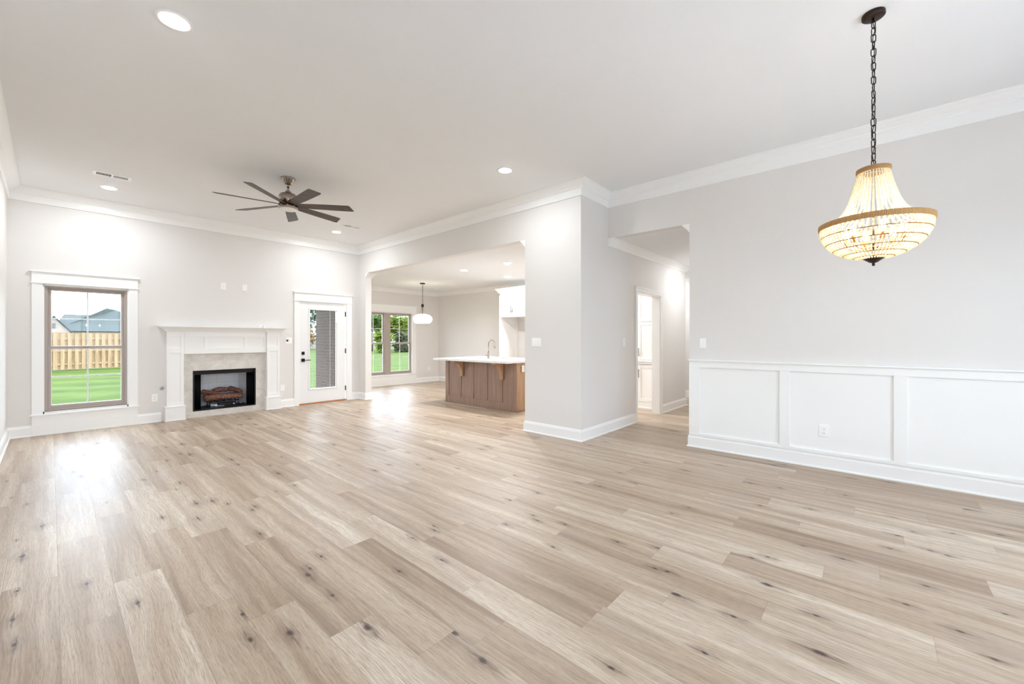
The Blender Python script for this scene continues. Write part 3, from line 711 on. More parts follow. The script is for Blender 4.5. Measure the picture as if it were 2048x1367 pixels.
    bu = root('gas_burner', (2.06, 8.76, z0+0.012), 'grey metal gas burner box on the firebox floor', 'gas burner')
    B(1.87, 1.975, 8.74, 8.85, z0+0.012, z0+0.062).build('burner_pan', 'chrome', bu, 0.004)
    B(1.99, 2.26, 8.74, 8.85, z0+0.012, z0+0.070).build('valve_box', 'iron', bu, 0.006)
    B(1.93, 2.07, 8.705, 8.738, z0+0.014, z0+0.034).build('bright_bar', 'chrome', bu, 0.003)
    MB().lathe([(0.019, 0), (0.022, 0.02), (0.014, 0.028)], (2.215, 8.735, z0+0.044), 18, 'Y').build('control_knob', 'chrome', bu)
    MB().tube([(2.29, 8.75, z0+0.03), (2.34, 8.72, z0+0.05), (2.37, 8.74, z0+0.03), (2.40, 8.80, z0+0.025)], 0.007, 8).build('gas_hose', 'chrome', bu)
    # logs
    rnd = random.Random(3)
    def log(a, b, r0, r1, label, knob=None, bend=0.012):
        a, b = Vector(a), Vector(b); N = 14; n = 14; d = (b-a).normalized(); u = d.cross(Vector((0,0,1))).normalized(); v = d.cross(u).normalized()
        vs = []; fs = []
        ph = [rnd.uniform(0, 6.28) for _ in range(4)]
        for i in range(N+1):
            t = i/N; c = a.lerp(b, t)+v*(-bend*math.sin(t*PI))+u*(0.006*math.sin(t*7+ph[0])); rr = r0+(r1-r0)*t
            if i in (0, N): rr *= 0.9
            for k in range(n):
                an = 2*PI*k/n; q = rr*(1+0.10*math.sin(3*an+ph[1]+t*3)+0.07*math.sin(5*an+ph[2]-t*5)+rnd.uniform(-0.05, 0.05))
                vs.append(c+u*(q*math.cos(an))+v*(q*math.sin(an)))
        for i in range(N):
            for k in range(n): k2 = (k+1) % n; fs.append((i*n+k, i*n+k2, (i+1)*n+k2, (i+1)*n+k))
        fs += [tuple(range(n))[::-1], tuple(N*n+k for k in range(n))]
        m = MB().add(vs, fs, True)
        o = m.build('fire_log', 'ceramic_log'); tag(o, label, 'log', 'ceramic logs on the grate'); return o
    log((1.775, 8.725, 0.284), (2.345, 8.725, 0.280), 0.052, 0.048, 'longest reddish log lying across the front of the grate')
    log((1.80, 8.86, 0.284), (2.31, 8.86, 0.280), 0.044, 0.046, 'dark reddish log lying across the back of the grate')
    log((1.775, 8.88, 0.387), (1.985, 8.74, 0.337), 0.048, 0.026, 'short log slanting down from the left end of the stack')
    log((1.925, 8.84, 0.384), (2.140, 8.87, 0.400), 0.040, 0.046, 'thick stubby log on top in the middle of the stack')
    log((2.175, 8.88, 0.410), (2.345, 8.745, 0.340), 0.046, 0.036, 'forked-looking log slanting down at the right end of the stack')
    e = MB()
    for i in range(60):
        x = rnd.uniform(1.97, 2.20); yy = rnd.uniform(8.775, 8.805); e.sphere((x, yy, rnd.uniform(0.300, 0.325)), rnd.uniform(0.006, 0.011), 6, 4)
    tag(e.build('ember_pieces', 'ember_rock'), 'grey ember chips scattered between the logs', 'embers', None, 'stuff')
fireplace()

# ------------------------------------------------------------------ outlets, switches
def plate(name, label, cat, c, face, w_, h_, kind, group=None):
    """face: 'Y' looks towards -Y, 'X' looks towards -X"""
    r = root(name, c, label, cat, group)
    def bx(a0, a1, z0, z1, d0, d1, nm, mat, bev=0.0, par=None):
        x, y, z = c
        if face == 'Y': m = B(x+a0, x+a1, y-d1, y-d0, z+z0, z+z1)
        else: m = B(x-d1, x-d0, y+a0, y+a1, z+z0, z+z1)
        return m.build(nm, mat, par or r, bev)
    bx(-w_/2, w_/2, -h_/2, h_/2, 0, 0.007, 'cover_plate', 'plastic_white', 0.002)
    if kind == 'outlet':
        for dz in (-0.021, 0.021):
            bx(-0.017, 0.017, dz-0.014, dz+0.014, 0.007, 0.010, 'socket', 'plastic_white', 0.003)
            for a in (-0.008, 0.006): bx(a, a+0.002, dz-0.002, dz+0.008, 0.0098, 0.0104, 'slot', 'plastic_dark')
            bx(-0.002, 0.002, dz-0.010, dz-0.006, 0.0098, 0.0104, 'slot', 'plastic_dark')
    elif kind.startswith('switch'):
        n = int(kind[-1]); p = 0.046
        for i in range(n):
            cx = (i-(n-1)/2)*p
            bx(cx-0.017, cx+0.017, -0.034, 0.034, 0.006, 0.0085, 'switch_bezel', 'plastic_white', 0.001)
            bx(cx-0.014, cx+0.014, -0.030, 0.030, 0.0085, 0.012, 'rocker', 'plastic_white', 0.002)
    elif kind == 'blank':
        bx(-0.017, 0.017, -0.034, 0.034, 0.007, 0.009, 'insert', 'plastic_white', 0.001)
    elif kind == 'control':
        k = MB().lathe([(0.020, 0.0), (0.020, 0.006), (0.012, 0.016), (0.0, 0.016)], (c[0]-0.024, c[1]-0.006, c[2]+0.004), 20, 'Y').build('control_dial', 'plastic_dark', r)
        bx(0.012, 0.046, -0.034, 0.034, 0.007, 0.010, 'insert', 'plastic_white', 0.001)
    return r
plate('wall_outlet', 'white outlet high on the wall above the mantel', 'outlet', (2.018, YF, 2.243), 'Y', 0.074, 0.118, 'outlet')
plate('cable_plate', 'blank-looking cable plate high above the mantel, right of the outlet', 'wall plate', (2.338, YF, 2.242), 'Y', 0.074, 0.118, 'blank')
plate('fireplace_control', 'double control plate with a dark dial beside the garden door', 'wall control', (3.082, YF, 1.283), 'Y', 0.118, 0.118, 'control')
plate('wall_outlet', 'white outlet between the tall window and the fireplace', 'outlet', (1.099, YF, 0.387), 'Y', 0.074, 0.118, 'outlet')
plate('wall_outlet', 'white outlet between the fireplace and the garden door', 'outlet', (2.972, YF, 0.379), 'Y', 0.074, 0.118, 'outlet')
plate('light_switch', 'white three-gang switch beside the kitchen opening', 'light switch', (XP, 3.563, 1.274), 'X', 0.165, 0.118, 'switch3')
plate('light_switch', 'white single switch left of the pantry doorway', 'light switch', (5.73, YN, 1.274), 'Y', 0.074, 0.118, 'switch1')
plate('light_switch', 'white single switch just above the wainscot cap', 'light switch', (XR, 1.562, 1.269), 'X', 0.074, 0.118, 'switch1')
plate('wall_outlet', 'white outlet in the middle wainscot panel', 'outlet', (XR-0.004, 0.393, 0.383), 'X', 0.078, 0.122, 'outlet')
plate('wall_outlet', 'white outlet low on the dining nook wall right of the window', 'outlet', (7.74, YD, 0.397), 'Y', 0.074, 0.118, 'outlet')
plate('wall_outlet', 'white outlet on the end panel of the kitchen island', 'outlet', (5.715, 4.802, 0.775), 'Y', 0.074, 0.118, 'outlet')
gv = root('gas_valve', (1.187, YF, 0.53), 'round chrome gas key valve on the wall left of the mantel', 'gas valve')
MB().lathe([(0.030, 0), (0.030, 0.004), (0.024, 0.008), (0.012, 0.010), (0.012, 0.018), (0.0, 0.018)], (1.187, YF, 0.53), 24, 'Y').build('escutcheon', 'chrome', gv)
B(1.184, 1.190, YF-0.024, YF-0.016, 0.522, 0.538).build('key_socket', 'plastic_dark', gv)
mc = root('hardware_card', (2.575, 8.44, 1.534), 'small white card of hardware with dark dots on the mantel shelf', 'hardware card')
B(2.520, 2.632, 8.425, 8.455, 1.534, 1.560).build('card_body', 'plastic_white', mc, 0.004)
for i, (a, r_) in enumerate(((2.535, 0.004), (2.575, 0.004), (2.603, 0.008))):
    MB().lathe([(r_, 0), (r_, 0.002)], (a, 8.4255, 1.548), 12, 'Y').build('dark_dot', 'brown_tag', mc)

# ------------------------------------------------------------------ recessed lights
def disk_light(name, loc, r, power, col, parent=None, spread=180):
    L = bpy.data.lights.new(name, 'AREA'); L.shape = 'DISK'; L.size = 2*r; L.energy = power; L.color = col; L.spread = math.radians(spread)
    o = bpy.data.objects.new(name, L); COL.objects.link(o)
    if parent is not None: o.parent = parent; o.location = Vector(loc)-parent.location
    else: o.location = loc
    return o
def downlight(x, y, z, power, label, group, col=(0.87, 0.94, 1.0), proto=[None]):
    if proto[0] is None:
        r = root('recessed_light', (x, y, z), label, 'ceiling light', group)
        MB().lathe([(0.070, 0.0), (0.070, -0.003), (0.074, -0.006), (0.096, -0.004), (0.098, 0.0)], (x, y, z), 40, cap=False).build('trim_ring', 'plastic_white', r)
        MB().lathe([(0.0, -0.015), (0.035, -0.0145), (0.056, -0.011), (0.068, -0.004), (0.070, 0.0)], (x, y, z), 40, cap=False).build('light_lens', 'lamp_glow', r)
        proto[0] = r
    else:
        r = copy_tree(proto[0]); r.location = (x, y, z); tag(r, label, 'ceiling light', group)
    L = disk_light('lamp_light', (x, y, z-0.017), 0.05, power, col); L.parent = r; L.location = (0, 0, -0.017)
g1 = 'recessed lights in the living room ceiling'
downlight(0.526, 3.345, H, P_CAN, 'nearest and largest recessed light, top left of the living room ceiling', g1)
downlight(3.635, 3.335, H, P_CAN, 'recessed living room light right of the fan, near the partition crown', g1)
downlight(0.526, 7.70, H, P_CAN, 'recessed light beside the ceiling vent above the tall window', g1)
downlight(3.610, 7.66, H, P_CAN, 'recessed light near the far corner above the garden door', g1)
g2 = 'recessed lights in the kitchen ceiling'
WK = (1.0, 0.985, 0.97)
downlight(5.715, 6.39, HK, P_KITCHEN, 'recessed kitchen light left of the other two, above the island end', g2, WK)
downlight(5.715, 5.19, HK, P_KITCHEN, 'recessed kitchen light highest in view, by the opening edge', g2, WK)
downlight(6.97, 6.32, HK, P_KITCHEN*0.5, 'recessed kitchen light in front of the white wall cabinet', g2, WK)
downlight(6.97, 5.0, HK, P_KITCHEN*0.5, 'recessed kitchen light behind the partition', g2, WK)
downlight(6.6, 3.9, HK, P_KITCHEN*0.08, 'recessed light in front of the pantry cabinets', g2, WK)
downlight(7.85, 2.2, HK, P_HALL, 'recessed light in the hall ceiling near its far corner', 'recessed lights in the hall ceiling', WK)

downlight(9.0, 3.5, HK, P_HALL*1.3, 'added unseen recessed light brightening the crossing hall past the corner', 'recessed lights in the hall ceiling', WK)  # unseen lamp added so the hall's end wall is not dark
# ceiling vents
def vent(x, y, z, lx, ly, label):
    r = root('ceiling_vent', (x, y, z), label, 'air vent', 'white ceiling registers')
    f = MB().box(x-lx/2, x-lx/2+.03, y-ly/2, y+ly/2, z-.006, z).box(x+lx/2-.03, x+lx/2, y-ly/2, y+ly/2, z-.006, z).box(x-lx/2+.03, x+lx/2-.03, y-ly/2, y-ly/2+.03, z-.006, z).box(x-lx/2+.03, x+lx/2-.03, y+ly/2-.03, y+ly/2, z-.006, z).box(x-.01, x+.01, y-ly/2+.03, y+ly/2-.03, z-.006, z)
    f.build('vent_frame', 'plastic_white', r)
    B(x-lx/2+.03, x+lx/2-.03, y-ly/2+.03, y+ly/2-.03, z-0.0008, z).build('duct_shade', 'matte_black', r)  # thin black sheet stands in for the shade inside the duct
    for side in (-1, 1):
        m = MB(); n = 12; a = x+(-lx/2+.03 if side < 0 else .01); wd = lx/2-.04; sw = 0.0034 if side < 0 else 0.0048
        for i in range(n):
            cx = a+wd*i/(n-1); m.box(cx-sw/2, cx+sw/2, y-ly/2+.03, y+ly/2-.03, z-.004, z-.001)
        m.build('vent_louvers', 'plastic_white', r)
vent(0.515, 7.105, H, 0.345, 0.165, 'white louvered vent by the recessed light above the tall window')
vent(3.63, 7.09, H, 0.345, 0.165, 'white louvered vent right of the fan near the garden door')
vent(7.157, 9.345, HK, 0.345, 0.165, 'small vent in the nook ceiling right of the pendant')

# ------------------------------------------------------------------ ceiling fan
def fan():
    x, y = 2.0, 5.56
    r = root('ceiling_fan', (x, y, H), 'brushed nickel ceiling fan with seven dark brown blades', 'ceiling fan')
    MB().lathe([(0.083, H), (0.083, H-0.008), (0.080, H-0.014), (0.044, H-0.078), (0.038, H-0.084), (0.018, H-0.088), (0, H-0.088)], (x, y, 0), 40).build('canopy', 'nickel', r)
    MB().lathe([(0.0135, H-0.10), (0.0135, 3.18)], (x, y, 0), 20).build('downrod', 'nickel', r)
    MB().lathe([(0.0, 3.188), (0.030, 3.188), (0.034, 3.183), (0.034, 3.155), (0.030, 3.15), (0.0, 3.15)], (x, y, 0), 32).build('coupling', 'nickel', r)
    MB().lathe([(0.0, 3.158), (0.055, 3.158), (0.085, 3.150), (0.103, 3.128), (0.106, 3.12), (0.106, 3.036), (0.098, 3.030), (0.098, 3.018), (0.0, 3.018)], (x, y, 0), 48).build('motor_housing', 'nickel', r)
    MB().lathe([(0.0, 3.004), (0.104, 3.004), (0.112, 3.000), (0.112, 2.968), (0.104, 2.962), (0.0, 2.962)], (x, y, 0), 48).build('light_ring', 'nickel', r)
    MB().lathe([(0.101, 2.963), (0.098, 2.954), (0.07, 2.946), (0.03, 2.942), (0.0, 2.941)], (x, y, 0), 40).build('light_lens', 'frosted_lens', r)
    n = 7; zc = 3.011; pitch = math.radians(13)
    for k in range(n):
        a = math.radians(13.9+k*360/n); ca, sa = math.cos(a), math.sin(a)
        secs = [(0.085, 0.042), (0.14, 0.048), (0.30, 0.056), (0.55, 0.063), (0.735, 0.066), (0.76, 0.058)]
        vs = []
        for i, (R, hw) in enumerate(secs):
            ro = R+ (0 if i < 4 else 0)
            for s_ in (-1, 1):
                R2 = R + (0.018*s_ if i >= 4 else 0)
                for dz in (0.0035, -0.0035):
                    lx, ly, lz = R2, s_*hw, -s_*hw*math.tan(pitch)*1.0
                    vs.append((x+lx*ca-ly*sa, y+lx*sa+ly*ca, zc+lz+dz))
        fs = []
        for i in range(len(secs)-1):
            o = i*4; p = o+4
            fs += [(o, p, p+2, o+2), (o+1, o+3, p+3, p+1), (o, o+1, p+1, p), (o+2, p+2, p+3, o+3)]
        e = (len(secs)-1)*4; fs += [(0, 2, 3, 1), (e, e+1, e+3, e+2)]
        MB().add(vs, fs).build('fan_blade', 'blade_wood', r, 0.0015)
fan()

# ------------------------------------------------------------------ chain helper
def chain(mb, x, y, z0, z1, L=0.052, wd=0.024, r=0.0028):
    n = max(2, round((z1-z0)/(L-2*r*1.6))); st = (z1-z0)/n; rnd = random.Random(5)
    for i in range(n):
        zc = z0+st*(i+0.5); hl = st/2+r*1.2; rr = wd/2; a = (0 if i % 2 else PI/2)+rnd.uniform(-0.35, 0.35)+0.6
        pts = []
        for k in range(16):
            t = 2*PI*k/16; lx = rr*math.cos(t); lz = (hl-rr)*(1 if math.sin(t) >= 0 else -1)+rr*math.sin(t)
            pts.append((x+lx*math.cos(a), y+lx*math.sin(a), zc+lz))
        mb.tube(pts, r, 6, True)
    return mb

# ------------------------------------------------------------------ beaded chandelier
def chandelier():
    x, y = 3.41, 0.009
    r = root('beaded_chandelier', (x, y, H), 'cream wooden-bead chandelier with rope-wrapped rings on a dark chain', 'chandelier')
    MB().lathe([(0.0, H), (0.056, H), (0.058, H-0.004), (0.058, H-0.020), (0.050, H-0.027), (0.010, H-0.029), (0.0, H-0.029)], (x, y, 0), 40).build('canopy', 'bronze_dark', r)
    cz0 = 2.392
    m = chain(MB(), x, y, cz0, H-0.045); m.tube([(x, y, H-0.025), (x+0.004, y, H-0.05), (x, y, H-0.052)], 0.005, 8)
    m.build('chain', 'bronze_dark', r)
    pts = [(x+0.006*math.sin(i*1.3), y+0.006*math.cos(i*1.7), H-0.03-(H-0.03-cz0)*i/24) for i in range(25)]
    MB().tube(pts, 0.0022, 6).build('cord', 'bronze_dark', r)
    MB().lathe([(0.0, 2.400), (0.012, 2.395), (0.016, 2.380), (0.016, 2.372), (0.0, 2.372)], (x, y, 0), 20).tube([(x-0.078, y, 2.372), (x+0.078, y, 2.372)], 0.004, 6).tube([(x, y-0.078, 2.372), (x, y+0.078, 2.372)], 0.004, 6).build('hanger_hub', 'bronze_dark', r)
    def ring(rad, z, hh, th, nm):
        MB().lathe([(rad-th/2, z-hh/2), (rad-th/2-0.001, z), (rad-th/2, z+hh/2), (rad, z+hh/2+th*0.25), (rad+th/2, z+hh/2), (rad+th/2+0.001, z), (rad+th/2, z-hh/2), (rad, z-hh/2-th*0.25), (rad-th/2, z-hh/2)], (x, y, 0), 96, cap=False).build(nm, 'jute_rope', r)
    ring(0.080, 2.372, 0.026, 0.008, 'top_ring'); ring(0.272, 2.040, 0.030, 0.010, 'rim_ring')
    prof = [(2.360, .0755), (2.30, .088), (2.247, .101), (2.176, .123), (2.12, .150), (2.085, .183), (2.065, .222), (2.056, .262)]
    # arc-length resample
    P = [(R, z) for z, R in prof]; seg = [0]
    for i in range(1, len(P)): seg.append(seg[-1]+math.dist(P[i], P[i-1]))
    def at(sv):
        for i in range(1, len(P)):
            if sv <= seg[i] or i == len(P)-1:
                t = (sv-seg[i-1])/(seg[i]-seg[i-1]); return (P[i-1][0]+(P[i][0]-P[i-1][0])*t, P[i-1][1]+(P[i][1]-P[i-1][1])*t)
    NS = 36; nb = 38
    proto = MB()
    for b in range(nb):
        R, z = at(seg[-1]*(b+0.5)/nb); proto.sphere((x+R, y, z), 0.0054, 8, 5)
    o0 = proto.build('bead_strand', 'wood_bead', r)
    for k in range(1, NS):
        o = o0.copy(); COL.objects.link(o); o.parent = r; o.rotation_euler = (0, 0, 2*PI*k/NS)
    # lower bowl: tiers of long beads between wire rings
    RT = [(0.268, 2.022), (0.262, 1.975), (0.238, 1.926), (0.200, 1.885), (0.150, 1.852), (0.098, 1.832), (0.052, 1.824)]
    for i in range(len(RT)-1):
        (Ra, za), (Rb, zb) = RT[i], RT[i+1]; N = [76, 76, 72, 60, 44, 28][i]
        m = MB()
        for k in range(N):
            a = 2*PI*(k+0.5*(i % 2))/N; ca, sa = math.cos(a), math.sin(a)
            p0 = Vector((x+Ra*ca, y+Ra*sa, za)); p1 = Vector((x+Rb*ca, y+Rb*sa, zb)); nb2 = 2
            for q in range(nb2):
                s0 = p0.lerp(p1, (q+0.06)/nb2); s1 = p0.lerp(p1, (q+0.94)/nb2); mid = s0.lerp(s1, 0.5)
                m.tube([s0, s0.lerp(s1, 0.15), mid, s0.lerp(s1, 0.85), s1], 0.004, 6, radii=[0.0022, 0.0042, 0.0048, 0.0042, 0.0022])
        m.build('bead_tier', 'wood_bead', r)
        if i > 0: MB().tube([(x+Ra*math.cos(2*PI*k/64), y+Ra*math.sin(2*PI*k/64), za) for k in range(64)], 0.0028, 6, True).build('wire_ring', 'gold_wire', r)
    MB().lathe([(0.0, 1.836), (0.054, 1.832), (0.056, 1.826), (0.040, 1.815), (0.020, 1.800), (0.010, 1.797), (0.006, 1.793), (0.0085, 1.786), (0.006, 1.779), (0.0, 1.777)], (x, y, 0), 32).build('finial_cap', 'bronze_dark', r)
    MB().tube([(x, y, 1.83), (x, y, 2.372)], 0.006, 10).build('centre_rod', 'bronze_dark', r)
    for k in range(6):
        a = 2*PI*k/6+0.3; ca, sa = math.cos(a), math.sin(a)
        pts = [(x+ca*R, y+sa*R, z) for R, z in ((0.006, 1.90), (0.05, 1.885), (0.10, 1.89), (0.13, 1.91), (0.135, 1.93))]
        ar = MB().tube(pts, 0.0045, 8).lathe([(0.012, 1.925), (0.012, 1.965), (0, 1.965)], (x+ca*0.135, y+sa*0.135, 0), 12).build('lamp_arm', 'gold_wire', r)
        MB().lathe([(0.0, 1.965), (0.008, 1.966), (0.017, 1.985), (0.018, 1.998), (0.010, 2.02), (0.0, 2.036)], (x+ca*0.135, y+sa*0.135, 0), 14).build('bulb', 'bulb_glow', ar)
    L = bpy.data.lights.new('chandelier_light', 'POINT'); L.energy = P_CHANDELIER; L.color = (1, 0.94, 0.84); L.shadow_soft_size = 0.12
    o = bpy.data.objects.new('chandelier_light', L); COL.objects.link(o); o.parent = r; o.location = (0, 0, 1.995-H)
chandelier()

# ------------------------------------------------------------------ dining pendant
def pendant():
    x, y = 6.34, 8.69
    r = root('pendant_light', (x, y, HK), 'ribbed glass pendant on a dark chain in the dining nook', 'pendant light')
    MB().lathe([(0.0, HK), (0.066, HK), (0.066, HK-0.018), (0.058, HK-0.024), (0.0, HK-0.026)], (x, y, 0), 32).build('canopy', 'bronze_dark', r)
    chain(MB(), x, y, 2.205, HK-0.02, 0.055, 0.026, 0.003).build('chain', 'bronze_dark', r)
    MB().lathe([(0.0, 2.215), (0.020, 2.208), (0.034, 2.185), (0.036, 2.15), (0.028, 2.128), (0.0, 2.126)], (x, y, 0), 24).build('top_cap', 'bronze_dark', r)
    MB().lathe([(0.007, 2.13), (0.007, 1.96), (0.018, 1.955), (0.018, 1.91), (0.0, 1.91)], (x, y, 0), 16).build('stem', 'bronze_dark', r)
    for k in range(6):
        a = 2*PI*k/6+0.2; pts = [(x+R*math.cos(a), y+R*math.sin(a), z) for R, z in ((0.026, 2.135), (0.036, 2.09), (0.060, 2.03), (0.080, 1.985), (0.090, 1.955), (0.080, 1.948))]
        MB().tube(pts, 0.0022, 6).build('cage_wire', 'nickel', r)
    MB().tube([(x+0.088*math.cos(2*PI*k/40), y+0.088*math.sin(2*PI*k/40), 1.955) for k in range(40)], 0.004, 6, True).build('neck_ring', 'nickel', r)
    pr = [(0.084, 1.952), (0.12, 1.945), (0.18, 1.925), (0.225, 1.89), (0.245, 1.845), (0.243, 1.80), (0.225, 1.755), (0.19, 1.722), (0.15, 1.706)]
    g = MB().lathe(pr, (x, y, 0), 48, cap=False).build('glass_shade', 'ribbed_glass', r)
    MB().lathe([(0.0, 1.91), (0.012, 1.905), (0.030, 1.87), (0.032, 1.845), (0.020, 1.815), (0.0, 1.808)], (x, y, 0), 20).build('bulb', 'bulb_glow', r)
    L = bpy.data.lights.new('pendant_bulb_light', 'POINT'); L.energy = P_PENDANT; L.color = (1, 0.9, 0.75); L.shadow_soft_size = 0.04
    o = bpy.data.objects.new('pendant_bulb_light', L); COL.objects.link(o); o.parent = r; o.location = (0, 0, 1.86-HK)
pendant()

# ------------------------------------------------------------------ kitchen island
def shaker(name, par, mat, x, y0, y1, z0, z1, face_out=-1, rail=0.06, th=0.02, bev=0.002):
    """door in the YZ plane, front face at x looking -X"""
    m = MB().box(x, x+th, y0, y0+rail, z0, z1).box(x, x+th, y1-rail, y1, z0, z1).box(x, x+th, y0+rail, y1-rail, z0, z0+rail).box(x, x+th, y0+rail, y1-rail, z1-rail, z1).box(x+th*0.55, x+th, y0+rail, y1-rail, z0+rail, z1-rail)
    return m.build(name, mat, par, bev)
def bar_handle(par, x, y, z0, z1, mat='bronze_dark'):
    m = MB().box(x-0.034, x-0.025, y-0.005, y+0.005, z0, z1)
    for z in (z0+0.018, z1-0.018): m.box(x-0.026, x, y-0.004, y+0.004, z-0.004, z+0.004)
    return m.build('bar_handle', mat, par, 0.0015)
def island():
    x0, x1, y0, y1, zt = 5.54, 6.50, 4.806, 6.791, 0.888
    r = root('kitchen_island', ((x0+x1)/2, (y0+y1)/2, 0), 'brown stained wood kitchen island with panelled front', 'kitchen island')
    MB().box(x0+0.012, x1, y0+0.012, y1-0.012, 0.0, 0.66).box(x0+0.012, 5.92, y0+0.012, y1-0.012, 0.66, zt).box(6.41, x1, y0+0.012, y1-0.012, 0.66, zt).box(5.92, 6.41, y0+0.012, 5.42, 0.66, zt).box(5.92, 6.41, 6.18, y1-0.012, 0.66, zt).build('cabinet_body', 'island_wood', r)
    m = MB().box(x0, x0+0.012, y0, y1, 0.02, 0.145).box(x0, x0+0.012, y0, y1, zt-0.03, zt)
    for a, b in ((y1-0.105, y1), (6.300, 6.318), (5.928, 5.946), (5.545, 5.563), (5.160, 5.178), (y0, y0+0.045)): m.box(x0, x0+0.012, a, b, 0.145, zt-0.03)
    m.build('front_panelling', 'island_wood', r, 0.0015)
    m = MB().box(x0+0.012, x0+0.09, y0, y0+0.012, 0.02, zt).box(x1-0.08, x1, y0, y0+0.012, 0.02, zt).box(x0+0.09, x1-0.08, y0, y0+0.012, 0.02, 0.145).box(x0+0.09, x1-0.08, y0, y0+0.012, zt-0.07, zt)
    m.build('end_panelling', 'lit_orange_wood', r, 0.0015); B(x0+0.09, x1-0.08, y0+0.010, y0+0.013, 0.145, zt-0.07).build('end_field', 'lit_orange_wood', r)
    m = MB().box(x0+0.012, x1, y1-0.012, y1, 0.02, zt); m.build('back_end_panel', 'island_wood', r, 0.0015)
    MB().sweep([(x1, y1), (x1, y0), (x0, y0), (x0, y1), (x1, y1)][::1], [(0, 0), (-0.014, 0), (-0.014, 0.010), (-0.008, 0.018), (0, 0.018)]).build('shoe_moulding', 'oak_threshold', r) if False else None
    s = MB().box(x0-0.012, x1, y0-0.012, y0, 0, 0.018).box(x0-0.012, x0, y0-0.012, y1+0.012, 0, 0.018); s.build('shoe_moulding', 'island_wood', r, 0.003)
    for yc in (6.262, 5.160):
        poly = [(x0, zt), (x0-0.255, zt), (x0-0.255, zt-0.035)]
        for k in range(13):
            t = k/12*PI/2; poly.append((x0-0.255+0.012+0.205*math.sin(t)*1.0, zt-0.035-0.215*(1-math.cos(t))*1.15))
        poly += [(x0-0.030, 0.565), (x0, 0.565)]
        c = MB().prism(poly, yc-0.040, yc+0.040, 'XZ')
        c.build('corbel', 'lit_orange_wood', r, 0.003)
    top = tag(MB().box(5.245, 5.95, y0-0.03, 6.83, zt, 0.924).box(6.38, 6.56, y0-0.03, 6.83, zt, 0.924).box(5.95, 6.38, y0-0.03, 5.45, zt, 0.924).box(5.95, 6.38, 6.15, 6.83, zt, 0.924).build('island_countertop', 'quartz_top', None, 0.0),
              'white quartz countertop overhanging the brown island', 'countertop')
    sk = root('undermount_sink', (6.165, 5.80, 0.7), 'stainless sink set into the white island countertop', 'sink')
    MB().box(5.94, 5.95, 5.44, 6.16, 0.70, 0.886).box(6.38, 6.39, 5.44, 6.16, 0.70, 0.886).box(5.95, 6.38, 5.44, 5.45, 0.70, 0.886).box(5.95, 6.38, 6.15, 6.16, 0.70, 0.886).box(5.94, 6.39, 5.44, 6.16, 0.692, 0.70).build('basin', 'chrome', sk)
    fx, fy, z = 5.86, 5.83, 0.924
    f = root('kitchen_faucet', (fx, fy, z), 'brushed nickel gooseneck faucet on the island countertop', 'faucet')
    MB().lathe([(0.026, z), (0.026, z+0.006), (0.020, z+0.010), (0.0195, z+0.13), (0.014, z+0.135), (0.0, z+0.135)], (fx, fy, 0), 28).build('faucet_body', 'nickel', f)
    pts = [(fx, fy, z+0.13), (fx, fy, z+0.27)]
    for k in range(1, 13):
        t = k/12*PI*0.92; pts.append((fx+0.085-0.085*math.cos(t), fy, z+0.29+0.085*math.sin(t)))
    pts.append((fx+0.177, fy, z+0.235)); MB().tube(pts, 0.0115, 14).build('spout', 'nickel', f)
    MB().tube([(fx+0.175, fy, z+0.262), (fx+0.181, fy, z+0.20)], 0.0145, 14).build('spray_head', 'nickel', f)
    MB().tube([(fx, fy+0.015, z+0.055), (fx-0.004, fy+0.055, z+0.060)], 0.010, 12).tube([(fx-0.004, fy+0.052, z+0.060), (fx-0.02, fy+0.066, z+0.088)], 0.005, 10).build('faucet_lever', 'nickel', f)
    b = root('air_switch', (5.86, 6.08, z), 'small round disposal button on the island left of the faucet', 'disposal button')
    MB().lathe([(0.022, z), (0.022, z+0.005), (0.014, z+0.007), (0.014, z+0.012), (0.0, z+0.012)], (5.86, 6.08, 0), 24).build('button_body', 'nickel', b)
island()

